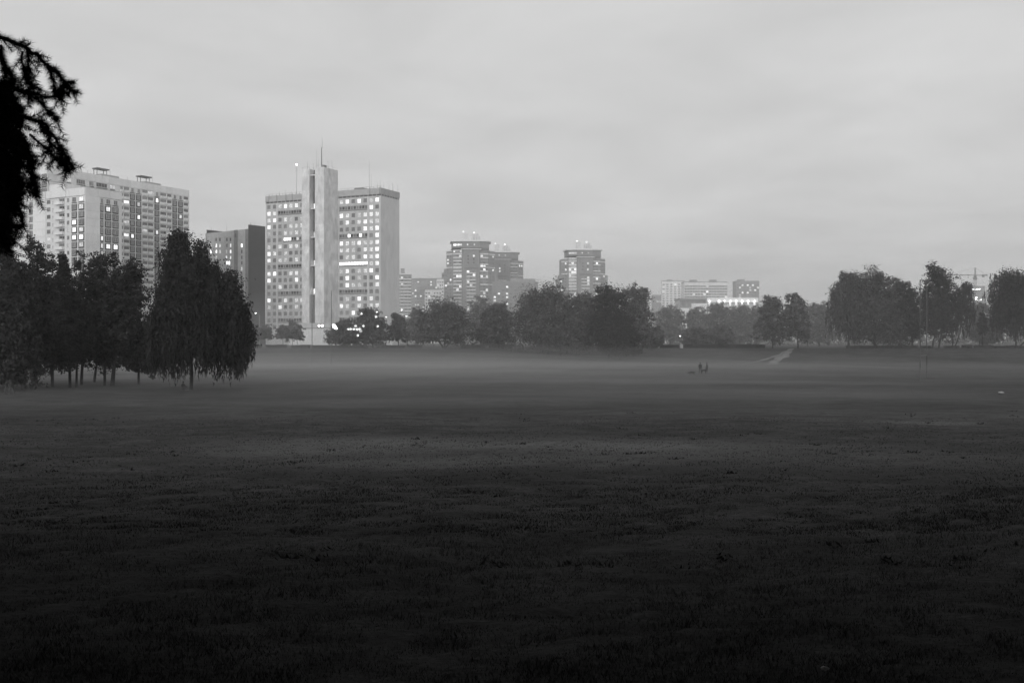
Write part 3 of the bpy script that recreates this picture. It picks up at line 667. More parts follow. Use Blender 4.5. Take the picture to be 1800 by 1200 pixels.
# ------------------------------------------------------------------ brick towers
def brick_tower(cpx, Y, dy, ang, label, side=True, lits=(), seed=1, sc_=1.0):
    """dy: pixels by which this tower stands lower than the first; coordinates below are pixels of the first tower turned into metres"""
    k = 890 / F * sc_
    b = empty('brick_tower', ((cpx - 900) / F * Y, Y, BASE), ang, label, 'building', 'stepped brick towers')
    Z = lambda py: (600 - py) * k + EYE - BASE - dy * Y / F
    P = lambda pts: [(x * k, y * k) for x, y in pts]
    body = P([(-15, 0), (15, 0), (16, 5), (31, 10), (32, 14), (43, 24), (43, 56), (-43, 56), (-43, 24), (-32, 14), (-31, 10), (-16, 5)])
    crown = P([(-15, 3), (15, 3), (32, 10), (34, 50), (-34, 50), (-32, 10)])
    mid = P([(-15, 2), (15, 2), (31, 9), (38, 20), (38, 54), (-38, 54), (-38, 20), (-31, 9)])
    mb = MB(); mb.prism(body, 0, Z(440)); mb.build('wall', M['brick'], b)
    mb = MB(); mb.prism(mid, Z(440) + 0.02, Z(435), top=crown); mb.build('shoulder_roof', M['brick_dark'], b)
    mb = MB(); mb.prism(crown, Z(435) + 0.02, Z(424) - 0.04); mb.build('crown', M['brick'], b)
    cor = P([(-17, 1), (17, 1), (35, 8), (37, 52), (-37, 52), (-35, 8)])
    mb = MB(); mb.prism(cor, Z(424), Z(421.6)); mb.build('cornice', M['band'], b)
    for (x0, x1, y, py) in ((-14, -5, 22, 406), (-9, -6, 26, 404.5), (2, 9, 24, 408.5), (10, 15, 28, 406), (14, 18, 30, 411)):
        mb = MB(); mb.box(x0 * k, x1 * k, y * k, (y + 8) * k, Z(421.6) + 0.02, Z(py + 1.5)); mb.build('roof_hut', M['hut'], b)
    for (x, py) in ((-13.0, 405.5), (6.0, 407)):
        a = antenna(b, x * k, 23 * k, Z(421.6), Z(py) - Z(421.6), 0.15)
        mb = MB(); mb.ball((x * k, 23 * k, Z(py) + 0.3), 0.4); mb.build('warning_light', M['lamp'], a)
    rnd = random.Random(seed)
    def facet(i, j):
        a, c = Vector(body[i]), Vector(body[j]); d = c - a; return Face(b, a.x, a.y, math.atan2(d.y, d.x), d.length)
    fc, gl, gr, ol, orr = facet(0, 1), facet(10, 11), facet(2, 3), facet(8, 9), facet(4, 5)
    sr = facet(5, 6)
    def win(f, t0, t1, z0, z1, st, bars=1): 
        link('window', win_mesh(t1 - t0, z1 - z0, bars, M[PANE[st]], st), b, f.pt((t0 + t1) / 2, 0.14, z0), f.a)
    pick = lambda p: 'B' if rnd.random() < p else ('d' if rnd.random() < 0.6 else 'k')
    # white string courses
    for f in (ol, gl, gr, orr):
        for py in (439.5, 445.5, 469.0, 499.0): f.slab(0, f.w, Z(py) - 0.45, Z(py) + 0.45, 0.0, 0.35, 'band', M['band'])
    sr.slab(0, sr.w * 0.4, Z(439.5) - 0.45, Z(439.5) + 0.45, 0.0, 0.3, 'band', M['band'])
    mb = MB(); mb.box(-18 * k, 18 * k, -1.2 * k, 0, Z(438.6), Z(437.4)); mb.build('band', M['band'], b)
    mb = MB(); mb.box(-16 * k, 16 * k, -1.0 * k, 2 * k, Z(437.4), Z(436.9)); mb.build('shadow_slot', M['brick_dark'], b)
    # top gallery windows
    for f, n in ((gl, 4), (gr, 4)):
        for q in range(n): win(f, f.w * (q + 0.1) / n, f.w * (q + 0.9) / n, Z(442.8), Z(440.2), 'B' if (f is gl and rnd.random() < 0.6) else 'd', 0)
    cf = Face(b, crown[0][0], crown[0][1], 0, crown[1][0] - crown[0][0])
    for q in range(5): win(cf, cf.w * (0.26 + q * 0.1), cf.w * (0.34 + q * 0.1), Z(431), Z(428), 'm' if q in (0, 4) else 'd', 0)
    cl_ = Face(b, crown[5][0], crown[5][1], math.atan2(crown[0][1] - crown[5][1], crown[0][0] - crown[5][0]), (Vector(crown[0]) - Vector(crown[5])).length)
    for q in range(6): win(cl_, cl_.w * (0.08 + q * 0.15), cl_.w * (0.2 + q * 0.15), Z(431.5), Z(428.2), ('H' if q < 2 else 'B') if seed == 1 else 'm', 0)
    rows = 17; st = 5.95
    for i in range(rows):
        py = 449.5 + st * i; zc = Z(py)
        if zc < 2: break
        for f in (gl, gr):                                        # glazed loggia bays with white spandrels
            f.slab(0.02, f.w - 0.1, zc - 1.75, zc - 0.85, 0.0, 0.5, 'balcony', M['band'] if (i % 2 == 0 or f is gl) else M['far_wall'])
            for q in range(3): win(f, f.w * (0.04 + q * 0.32), f.w * (0.32 + q * 0.32), zc - 0.8, zc + 1.1, pick(0.12), 1)
        for f in (ol, orr):
            for q in range(2): win(f, f.w * (0.15 + q * 0.42), f.w * (0.38 + q * 0.42), zc - 0.8, zc + 0.9, pick(0.06), 0)
        if py < 467:
            for q in (0.33, 0.66): win(fc, fc.w * q - 0.8, fc.w * q + 0.8, zc - 1.0, zc + 0.8, 'k' if rnd.random() < 0.7 else 'B', 0)
    # projecting central balcony stack below the plain gable
    mb = MB(); mb.box(-10.5 * k, 10.5 * k, -2.2 * k, 0, 0, Z(472.5)); mb.build('bay', M['brick'], b)
    mb = MB(); mb.box(-11.5 * k, 11.5 * k, -3.0 * k, 0, Z(472.5), Z(470.2)); mb.build('bay_roof', M['brick_dark'], b)
    fb = Face(b, -8 * k, -2.2 * k, 0, 16 * k)
    for i in range(12):
        py = 477.5 + st * i; zc = Z(py)
        if zc < 2: break
        fb.slab(0, fb.w, zc - 1.7, zc - 0.8, 0.0, 0.45, 'balcony', M['band'])
        for q in range(3): win(fb, fb.w * (0.03 + q * 0.33), fb.w * (0.3 + q * 0.33), zc - 0.75, zc + 1.0, pick(0.14), 1)
    if side:                                                       # lower shoulder blocks
        mb = MB(); mb.box(-47.5 * k, -40 * k, 22 * k, 46 * k, 0, Z(471)); mb.box(-51.5 * k, -47.5 * k, 26 * k, 44 * k, 0, Z(478)); mb.build('side_block', M['brick'], b)
        fs = Face(b, -51.5 * k, 22 * k - 0.02, 0, 11 * k)
        for i in range(10):
            zc = Z(483 + st * i)
            for q in (0.25, 0.7): win(fs, fs.w * q - 0.9, fs.w * q + 0.9, zc - 0.8, zc + 0.9, pick(0.15), 0)
        mb = MB(); mb.box(40 * k, 48 * k, 24 * k, 46 * k, 0, Z(471)); mb.build('side_block', M['brick'], b)
    return b
brick_tower(828, 890, 0, math.radians(4), 'tall stepped brick tower with white cornice and two lamps on its roof, the widest one', True, (), 1)
brick_tower(883, 985, 0, math.radians(3), 'brick tower peeping out behind the widest brick tower', False, (), 2, 0.985)
brick_tower(1029, 930, 0, math.radians(5), 'stepped brick tower standing alone above the round willows', True, (), 5, 0.955)

# ------------------------------------------------------------------ other far buildings
def far_block(name, label, px0, px1, ytop, Y, depth, wall, cols, rows, rpx, ang=0.0, y0=None, litp=0.08, bands=False, seed=1, roofhuts=(), wfrac=0.6, lit_at=()):
    x0 = (px0 - 900) / F * Y; x1 = (px1 - 900) / F * Y; zt = EYE + (600 - ytop) / F * Y - BASE; Wd = (x1 - x0) / math.cos(ang); rnd = random.Random(seed)
    b = empty(name, (x0, Y, BASE), ang, label, 'building', 'far buildings')
    f = Face(b, 0, 0, 0, Wd); rp = rpx / F * Y; z = (EYE + (600 - (y0 or ytop + rpx)) / F * Y) - BASE
    for i in range(rows):
        zc = z - rp * i
        if zc < 2: break
        for j in range(cols):
            c0 = Wd * (j + 0.5 - wfrac / 2) / cols; c1 = Wd * (j + 0.5 + wfrac / 2) / cols
            s = 'B' if (rnd.random() < litp or (i, j) in lit_at) else ('k' if rnd.random() < 0.45 else 'd')
            f.window(c0, c1, zc - rp * 0.26, zc + rp * 0.26, s, 1)
        if bands: f.slab(0.1, Wd - 0.1, zc - rp * 0.62, zc - rp * 0.3, 0, 0.35, 'balcony', M['band'])
    mb = MB(); f.wall(mb, 0, zt); mb.quad((Wd, 0, 0), (Wd, depth, 0), (Wd, depth, zt), (Wd, 0, zt)); mb.quad((0, depth, 0), (0, 0, 0), (0, 0, zt), (0, depth, zt)); mb.quad((Wd, depth, 0), (0, depth, 0), (0, depth, zt), (Wd, depth, zt))
    mb.build('wall', wall, b)
    mb = MB(); mb.box(-0.2, Wd + 0.2, -0.2, depth + 0.2, zt - 0.1, zt + 0.7); mb.build('roof', M['far_wall'] if wall is M['far_white'] else M['band'] if bands else M['far_wall'], b)
    for (p0, p1, py) in roofhuts:
        a, c = (p0 - px0) / F * Y, (p1 - px0) / F * Y; mb = MB(); mb.box(a, c, depth * 0.3, depth * 0.6, zt, EYE + (600 - py) / F * Y - BASE); mb.build('roof_hut', M['far_wall'], b)
    return b
far_block('apartment_slab', 'hazy grey slab half hidden behind the office slab', 690, 723, 482, 820, 14, M['far_wall'], 5, 14, 5.6, 0.1, None, 0.1, True, 2, ((704, 711, 471),))
far_block('apartment_slab', 'wide hazy apartment slab with scattered lit windows left of the widest brick tower', 719, 774, 490.5, 900, 14, M['far_wall'], 12, 13, 5.0, -0.05, None, 0.16, False, 3, ((735, 739, 488),), 0.62)
far_block('apartment_slab', 'small pale apartment house in front of the wide hazy slab', 747, 776, 509, 760, 12, M['far_white'], 6, 7, 6.0, 0.1, None, 0.12, False, 4)
far_block('apartment_slab', 'pale hazy house touching the left side of the widest brick tower', 768, 780, 490, 840, 12, M['far_white'], 3, 10, 5.6, 0.1, None, 0.1, False, 24)
far_block('brick_block', 'low brick block with white cornice joining the brick towers', 866, 946, 496, 860, 20, M['brick'], 11, 8, 6.0, 0.03, 504, 0.1, False, 5, ((898, 942, 489),), 0.55)
far_block('brick_block', 'grey brick block left of the lone brick tower', 973, 996, 504, 900, 20, M['brick'], 4, 8, 6.0, 0.0, None, 0.08, False, 6)
far_block('white_block', 'tall white far block with striped balconies, leftmost above the pale wood', 1163, 1203, 494.5, 1120, 16, M['far_white'], 6, 13, 4.1, -0.12, 500, 0.1, False, 7, ((1172, 1182, 491),), 0.55)
far_block('white_block', 'white far block with long dark window ribbons behind the lit hall', 1203, 1279, 496, 1080, 18, M['far_white'], 16, 9, 4.7, 0.02, 503, 0.05, True, 8, ((1215, 1227, 491), (1250, 1262, 491)), 0.86)
far_block('grey_far_block', 'grey far block standing right of the white far blocks', 1294, 1335, 494.5, 1180, 16, M['far_wall'], 9, 9, 4.4, 0.04, 501, 0.12, False, 9, ((1299, 1311, 490),), 0.7)
far_block('low_far_block', 'low hazy block beside the tall white far block', 1148, 1166, 519, 1300, 16, M['far_wall'], 6, 5, 3.6, 0, None, 0.15, False, 10)
far_block('unfinished_block', 'hazy unfinished block under the tower crane', 1712, 1732, 503.5, 1250, 14, M['far_wall'], 6, 9, 4.2, 0.05, None, 0.03, False, 12, (), 0.55, ((0, 0), (0, 1)))

def lit_hall():
    Y = 760.0; X = lambda px: (px - 900) / F * Y; Z = lambda py: EYE + (600 - py) / F * Y - BASE
    b = empty('colonnade_hall', (X(1244), Y, BASE), 0.0, 'white hall with floodlit columns and a row of lamps under its roof', 'building')
    Wd = X(1332) - X(1244)
    mb = MB(); mb.box(0, Wd, 6, 30, 0, Z(531)); mb.build('wall', M['far_white'], b)
    mb = MB(); mb.box(-0.5, Wd + 0.5, 0, 30, Z(531), Z(523)); mb.build('roof', M['far_white'], b)
    for px in (1247, 1264, 1273, 1284, 1294.5, 1305, 1315.5, 1326.5):
        x = X(px) - X(1244)
        mb = MB(); mb.box(x - 0.8, x + 0.8, 0.6, 2.2, 0, Z(531)); col = mb.build('column', M['far_white'], b)
        mb = MB(); mb.ball((x, 0.1, Z(528.6)), 0.38, sy=0.6); mb.build('lamp', M['lamp_hot'], col)
        ld = bpy.data.lights.new('hall_lamp', 'POINT'); ld.energy = 180; ld.shadow_soft_size = 0.5
        lo = bpy.data.objects.new('hall_lamp', ld); COL.objects.link(lo); lo.parent = b; lo.location = (x, -1.4, Z(531.5))
    mb = MB(); x1 = -0.2; x0 = X(1196) - X(1244)
    mb.prism([(x0, 4), (x1, 1), (x1, 28), (x0, 28)], 0, Z(541), top=None); 
    mb.prism([(X(1217) - X(1244), 2.6), (x1, 1.0), (x1, 28), (X(1217) - X(1244), 28)], Z(541), Z(533))
    mb.build('side_wing', M['far_white'], b)
    mb = MB(); v0 = len(mb.v); mb.prism([(x0, 3.6), (x1, 0.6), (x1, 28), (x0, 28)], Z(527), Z(523.4)); mb.build('side_roof', M['far_wall'], b)
    mb = MB(); mb.box(x0 + 0.5, x1, 5, 27, Z(541), Z(527)); mb.build('side_window', M['glass'], b)
lit_hall()

def crane():
    Y = 1180.0; k = Y / F; X = lambda px: (px - 900) * k; Z = lambda py: EYE + (600 - py) * k - BASE
    b = empty('tower_crane', (X(1714), Y, BASE), 0.0, 'hazy tower crane rising behind the gap in the trees', 'crane')
    def lattice(name, pa, pb, w, n, parent=b):
        mb = MB(); pa, pb = Vector(pa), Vector(pb); d = (pb - pa).normalized(); s1 = d.cross(Vector((0, 1, 0))).normalized() if abs(d.y) < 0.9 else Vector((1, 0, 0)); s2 = d.cross(s1)
        cs = [s1 * w + s2 * w, s1 * w - s2 * w, -s1 * w - s2 * w, -s1 * w + s2 * w]
        for c in cs: mb.tube([pa + c, pb + c], 0.16, 4)
        for i in range(n):
            a, e = pa.lerp(pb, i / n), pa.lerp(pb, (i + 1) / n)
            for q in range(4): mb.tube([a + cs[q], e + cs[(q + 1) % 4]], 0.09, 4)
        return mb.build(name, M['metal'], parent)
    lattice('mast', (0, 0, 0), (0, 0, Z(491.5)), 1.4, 26)
    lattice('apex', (0, 0, Z(484)), (0.2, 0, Z(470.5)), 0.55, 5)
    lattice('jib', (-42 * k, 0, Z(483)), (-1, 0, Z(483.6)), 0.45, 26)
    lattice('counter_jib', (1, 0, Z(483.6)), (22 * k, 0, Z(483.6)), 0.6, 10)
    mb = MB(); mb.box(-1.9, 1.9, -1.5, 1.5, Z(491.5), Z(487.5)); mb.box(-1.2, 1.2, -1.2, 1.2, Z(487.5), Z(484)); mb.build('cab', M['metal'], b)
    mb = MB(); mb.box(12.5 * k, 16 * k, -1, 1, Z(487), Z(482.5)); mb.box(18 * k, 21 * k, -1, 1, Z(485), Z(482.3)); mb.build('counterweight', M['metal'], b)
    mb = MB(); mb.tube([(0.2, 0, Z(470.5)), (-40 * k, 0, Z(481))], 0.1, 4); mb.tube([(0.2, 0, Z(470.5)), (20 * k, 0, Z(483))], 0.1, 4); mb.build('tie_rod', M['metal'], b)
    mb = MB(); mb.box(-13.5 * k, -10.5 * k, -0.8, 0.8, Z(484.2), Z(482.6)); mb.tube([(-12 * k, 0, Z(484)), (-12 * k, 0, Z(488))], 0.08, 4); mb.box(-12.6 * k, -11.4 * k, -0.4, 0.4, Z(489), Z(487.4)); mb.build('trolley', M['metal'], b)
    for (px, py, r) in ((1716.5, 508.3, 0.75), (1720, 508.2, 0.55), (1708.5, 508.6, 0.4), (1714.5, 523.5, 1.0), (1713.5, 526, 0.6), (1723, 526.8, 0.45)):
        mb = MB(); mb.ball(((px - 1714) * k, -2.4, Z(py)), r); mb.tube([((px - 1714) * k, -2.4, Z(py)), (0, -1.5, Z(py + 1))], 0.08, 4); mb.build('floodlight', M['lamp_hot'], b)
crane()

# ------------------------------------------------------------------ trees
def rand_quads(C, size, r, out=None, asp=0.65):
    """leaf quads; out: preferred facing of each leaf"""
    n = len(C); nn = r.normal(size=(n, 3))
    if out is not None: nn = nn * 0.55 + out
    nn /= np.linalg.norm(nn, axis=1, keepdims=True) + 1e-9
    a = np.cross(nn, r.normal(size=(n, 3))); a /= np.linalg.norm(a, axis=1, keepdims=True) + 1e-9; b = np.cross(nn, a)
    s = size * (0.55 + 0.9 * r.random(n))[:, None]; a = a * s / 2; b = b * s * asp / 2
    return np.stack([C - a, C + b, C + a, C - b], 1)

def hang_quads(C, length, width, r, sway=0.12):
    n = len(C); a = r.random(n) * np.pi; d = np.stack([np.cos(a), np.sin(a), np.zeros(n)], -1) * (width * (0.6 + 0.8 * r.random(n)))[:, None] / 2
    L = length * (0.5 + 0.9 * r.random(n)); dn = np.stack([r.normal(0, sway, n) * L, r.normal(0, sway, n) * L, -L], -1)
    return np.stack([C - d, C + dn * 0.35 - d * 0.2, C + dn, C + dn * 0.35 + d * 1.2], 1)

def crown_points(lobes, n_clump, per, sig, r, shell=0.4):
    """leaf centres and facings: clumps spread through ellipsoid lobes ((cx,cy,cz),(rx,ry,rz))"""
    vol = np.array([l[1][0] * l[1][1] * l[1][2] for l in lobes]) ** 0.67; vol = vol / vol.sum(); out = []; fac = []
    for (c, R), w in zip(lobes, vol):
        k = max(3, int(n_clump * w)); d = r.normal(size=(k, 3)); d /= np.linalg.norm(d, axis=1, keepdims=True)
        rad = shell + (1.0 - shell) * r.random(k) ** 0.6; rad *= 1 + 0.15 * r.normal(size=k)
        cc = np.array(c) + d * rad[:, None] * np.array(R)
        m = r.integers(int(per * 0.5), int(per * 1.5) + 1, k); idx = np.repeat(np.arange(k), m); sg = sig * (0.6 + 0.8 * r.random(k))
        off = r.normal(size=(len(idx), 3)); out.append(cc[idx] + off * sg[idx][:, None] * np.array([1, 1, 0.7]))
        fac.append(d[idx] * 0.5 + off * 0.45 + np.array([0, 0, 0.45]))
    return np.concatenate(out), np.concatenate(fac)

def auto_lobes(w, z0, z1, r, n, taper=0.5, lean=0.0):
    """uneven crown between heights z0 and z1, width w: big body plus n side lobes"""
    h = z1 - z0; L = [((lean * 0.5, 0, z0 + h * 0.47), (w * 0.36, w * 0.36, h * 0.45))]
    for i in range(n):
        t = (i + 0.5) / n; z = z0 + h * (0.10 + 0.76 * t); a = i * 2.4 + r.random() * 0.9
        rr = w * 0.5 * (1 - taper * max(0, t - 0.35) / 0.65); s = rr * (0.46 + 0.26 * r.random())
        L.append(((math.cos(a) * (rr - s) + lean * t, math.sin(a) * (rr - s), z), (s, s, min(s * (0.8 + 0.5 * r.random()), h * 0.24))))
    for q in range(3): s = w * (0.09 + 0.06 * r.random()); L.append(((lean + w * 0.14 * (q - 1) + w * 0.05 * r.normal(), w * 0.1 * r.normal(), z1 - s * 0.9 - h * 0.11 * abs(q - 1 + 0.5 * r.normal())), (s, s, s)))
    return L

def limbs(mb, r, base_r, fork, lobes, lean=0, n_max=9, trunk_pts=None):
    pts = trunk_pts or [(0, 0, -0.2), (lean * 0.1 + 0.06 * r.normal(), 0.05, fork * 0.5), (lean * 0.3, 0, fork)]
    mb.tube(pts, [base_r * 1.25, base_r, base_r * 0.75][:len(pts)] if len(pts) == 3 else [base_r * (1.2 - 0.5 * i / (len(pts) - 1)) for i in range(len(pts))], 8)
    p0 = Vector(pts[-1])
    for i, (c, R) in enumerate(lobes[:n_max]):
        e = Vector(c); m = p0.lerp(e, 0.5) + Vector((0.15 * r.normal(), 0.15 * r.normal(), 0.12 * (e - p0).length))
        mb.tube([p0 - Vector((0, 0, 0.1)), m, e], [base_r * 0.55, base_r * 0.32, base_r * 0.1], 6)
        for q in range(3):
            d = Vector(r.normal(size=3)); d.normalize(); tip = e + Vector((d.x * R[0], d.y * R[1], d.z * R[2])) * 0.8
            mb.tube([m.lerp(e, 0.6), tip], [base_r * 0.14, base_r * 0.04], 4)

def cull_sight(P, root, lights, rad=0.45):
    """gaps in the foliage through which a lamp behind can be seen"""
    Wp = P + np.array(root); keep = np.ones(len(P), bool)
    for (px, py) in lights:
        sx = (px - 900) / F * Wp[:, 1]; sz = EYE + (600 - py) / F * Wp[:, 1]
        keep &= ((Wp[:, 0] - sx) ** 2 + (Wp[:, 2] - sz) ** 2) > rad ** 2
    return keep

def tree(name, label, px, Y, ytop, wpx, ybot, seed, kind='broad', n_leaf=9000, size=None, leaf='leaf', cat='tree', group='trees around the meadow', lean=0.0, cpx=None, lobes=None, trunks=None, fork=None, tr=None, bark='bark', gaps=(), nl=9, taper=0.5, sig=None):
    r = np.random.default_rng(seed); x = (px - 900) / F * Y; g = gzf(x, Y); root = (x, Y, g)
    Zl = lambda py: EYE + (600 - py) / F * Y - g; k = Y / F; w = wpx * k; z1 = Zl(ytop); z0 = Zl(ybot); ln = ((cpx or px) - px) * k + lean
    b = empty(name, root, 0, label, cat, group); size = (size or 0.26) * (1.5 if Y > 180 else 1.35); n_leaf = int(n_leaf * (1.55 if Y > 180 else 1.5)); tr = (tr or max(0.1, 0.016 * z1)) * (0.85 if Y > 180 else 0.68)
    if kind == 'broad':
        L = lobes or auto_lobes(w, z0, z1, r, nl, taper, ln)
        if ln and not lobes: L = [((c[0] + ln * 0.5, c[1], c[2]), R) for c, R in L]
        per = 34; C, fc = crown_points(L, n_leaf / per, per, sig or w * 0.038, r); ok = C[:, 2] > 0.1
        if gaps: ok &= cull_sight(C, root, gaps)
        C, fc = C[ok], fc[ok]; V = rand_quads(C, size, r, fc)
    elif kind == 'weep':
        L = lobes or auto_lobes(w * 0.94, z0 + (z1 - z0) * 0.18, z1, r, nl, taper, ln)
        if ln and not lobes: L = [((c[0] + ln * 0.5, c[1], c[2]), R) for c, R in L]
        per = 10; C, fc = crown_points(L, n_leaf * 0.65 / per, per, w * 0.035, r, 0.3)
        S, _ = crown_points(L, n_leaf * 0.05 / 3, 3, w * 0.02, r, 0.8); out = []                # strands that hang down
        ln_ = (0.8 + 2.4 * r.random(len(S))) * (z1 - z0) / 13
        for q in range(10):
            t = q / 9.0; d = S + np.stack([0.12 * r.normal(size=len(S)), 0.12 * r.normal(size=len(S)), -ln_ * t], -1); out.append(d)
        H = np.concatenate(out); cut = z0 * (0.55 + 1.1 * r.random(len(S)) ** 1.5 + 0.25 * np.sin(S[:, 0] * 1.3)); H = H[H[:, 2] > np.tile(cut, 10)]; ok = C[:, 2] > z0 * 0.9
        if gaps: ok &= cull_sight(C, root, gaps); H = H[cull_sight(H, root, gaps)]
        C, fc = C[ok], fc[ok]
        V = np.concatenate([rand_quads(C, size, r, fc), hang_quads(H, size * 2.2, size * 0.62, r)])
    elif kind == 'pine':
        out = []; L = []
        nb = 26
        for i in range(nb):
            t = i / (nb - 1); z = z0 + (z1 - z0) * (t ** 0.9) * 0.97; R = w * 0.5 * (1 - 0.9 * max(0, t - 0.2) / 0.8) * (0.6 + 0.7 * r.random())
            for q in range(4):
                a = i * 2.1 + q * 1.57 + r.normal() * 0.3; m = max(8, int(n_leaf / (nb * 4)))
                s = r.random(m) ** 0.7; up = 0.12 * R
                p = np.stack([math.cos(a) * R * s + r.normal(0, 0.10 * R + 0.1, m) + ln * t, math.sin(a) * R * s + r.normal(0, 0.10 * R + 0.1, m), z + up * s ** 2 + r.normal(0, 0.06 * R + 0.1, m)], -1); out.append(p)
                if i % 3 == 0: L.append(((math.cos(a) * R * 0.7 + ln * t, math.sin(a) * R * 0.7, z), (0.3, 0.3, 0.2)))
        out.append(np.stack([r.normal(0, 0.18, 150) + ln, r.normal(0, 0.18, 150), z1 - r.random(150) * 1.3], -1))
        C = np.concatenate(out); V = rand_quads(C, size, r, np.array([[0, 0, 0.5]]), asp=0.45)
    elif kind == 'cone':
        m = n_leaf; t = r.random(m) ** 0.75; R = w * 0.5 * (t ** 0.8) * (0.5 + 0.5 * r.random(m) ** 0.5); a = r.random(m) * 6.283; lay = 0.12 * np.sin(t * 40)
        C = np.stack([np.cos(a) * R * (1 + lay), np.sin(a) * R * (1 + lay), z1 - (z1 - z0) * t - 0.12 * R], -1); V = rand_quads(C, size, r, np.array([[0, 0, 0.5]]), asp=0.4); L = []
    link('crown', poly_mesh('crown', V, 4, M[leaf]), b)
    mb = MB()
    if kind == 'cone': mb.tube([(0, 0, -0.2), (0, 0, z1 * 0.97)], [tr, tr * 0.15], 6)
    elif kind == 'pine':
        mb.tube([(0, 0, -0.2), (0.1 + ln * 0.2, 0, z1 * 0.4), (ln * 0.6, 0, z1 * 0.75), (ln, 0, z1 * 0.98)], [tr * 1.2, tr * 0.9, tr * 0.5, tr * 0.1], 8)
        for c, R in L:
            zc = c[2]; mb.tube([(ln * min(1, zc / z1), 0, zc - 0.25), c], [tr * 0.25, tr * 0.06], 4)
    else:
        fk = fork or max(1.2, z0 + (z1 - z0) * 0.15)
        if trunks:
            for pts in trunks: limbs(mb, r, tr, fk, L[::len(trunks)] if len(L) > 4 else L, 0, 5, pts)
        else: limbs(mb, r, tr, fk, L, ln)
        if kind == 'weep': mb.tube([(ln * 0.3, 0, fk), (ln * 0.6, 0, (fk + z1) / 2), (ln, 0, z1 * 0.95)], [tr * 0.7, tr * 0.4, tr * 0.08], 6)
    link('trunk', mb.mesh('trunk', M[bark]), b)
    return b

G1 = 'dark trees at the near edge of the meadow'
# big weeping birch
def birch_lobes():
    Y = 105.0; k = Y / F; L = []
    for (px, py, rx, rz) in ((318, 424, 16, 19), (317, 456, 25, 28), (349, 446, 10, 24), (340, 490, 33, 34), (298, 514, 26, 34), (406, 496, 13, 20), (374, 492, 20, 32), (396, 522, 26, 30), (426, 540, 13, 24), (433, 600, 8, 18), (326, 548, 50, 36), (284, 575, 20, 30), (392, 568, 34, 34), (424, 582, 13, 24), (336, 600, 62, 28), (290, 618, 26, 20), (388, 618, 38, 20), (270, 596, 11, 26), (420, 622, 14, 16)):
        L.append((((px - 336) * k, random.uniform(-1.6, 1.6), EYE + (600 - py) * k - gzf(-33.8, Y)), (rx * k, max(rx, 30) * k, rz * k)))
    return L
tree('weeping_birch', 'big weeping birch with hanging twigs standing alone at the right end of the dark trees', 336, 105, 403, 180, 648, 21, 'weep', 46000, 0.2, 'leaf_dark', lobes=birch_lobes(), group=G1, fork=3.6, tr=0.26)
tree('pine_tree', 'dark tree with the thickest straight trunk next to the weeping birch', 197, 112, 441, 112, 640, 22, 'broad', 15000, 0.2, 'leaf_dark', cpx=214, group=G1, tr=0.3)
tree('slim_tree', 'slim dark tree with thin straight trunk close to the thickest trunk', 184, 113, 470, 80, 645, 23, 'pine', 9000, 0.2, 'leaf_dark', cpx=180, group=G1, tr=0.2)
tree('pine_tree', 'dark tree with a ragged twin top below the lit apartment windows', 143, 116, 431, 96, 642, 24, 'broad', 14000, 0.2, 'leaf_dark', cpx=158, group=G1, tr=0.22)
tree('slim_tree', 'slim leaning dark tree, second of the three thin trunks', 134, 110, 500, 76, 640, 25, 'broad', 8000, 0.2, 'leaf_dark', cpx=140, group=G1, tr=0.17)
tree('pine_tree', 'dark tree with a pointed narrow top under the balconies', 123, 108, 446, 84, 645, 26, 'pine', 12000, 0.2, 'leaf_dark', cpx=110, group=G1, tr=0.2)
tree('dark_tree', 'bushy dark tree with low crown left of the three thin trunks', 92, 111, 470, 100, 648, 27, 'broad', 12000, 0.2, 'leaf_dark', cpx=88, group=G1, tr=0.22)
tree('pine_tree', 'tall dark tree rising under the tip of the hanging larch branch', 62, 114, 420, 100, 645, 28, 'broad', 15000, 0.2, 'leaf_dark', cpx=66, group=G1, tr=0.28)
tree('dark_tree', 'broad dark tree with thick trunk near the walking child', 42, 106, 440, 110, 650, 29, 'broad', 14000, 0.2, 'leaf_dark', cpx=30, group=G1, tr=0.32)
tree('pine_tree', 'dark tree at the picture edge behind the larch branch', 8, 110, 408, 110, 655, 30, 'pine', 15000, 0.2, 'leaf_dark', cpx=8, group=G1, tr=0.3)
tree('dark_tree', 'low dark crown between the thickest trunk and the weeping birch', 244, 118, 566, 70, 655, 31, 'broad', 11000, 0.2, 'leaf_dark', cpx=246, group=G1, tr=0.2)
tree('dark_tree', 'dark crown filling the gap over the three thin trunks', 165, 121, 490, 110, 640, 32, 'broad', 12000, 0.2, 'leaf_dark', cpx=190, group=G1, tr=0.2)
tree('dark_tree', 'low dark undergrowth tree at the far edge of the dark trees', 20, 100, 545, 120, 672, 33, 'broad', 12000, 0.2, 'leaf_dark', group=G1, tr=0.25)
tree('dark_tree', 'dark tree overlapping the picture edge in front of the larch', -40, 104, 440, 130, 660, 34, 'broad', 12000, 0.22, 'leaf_dark', group=G1, tr=0.3)

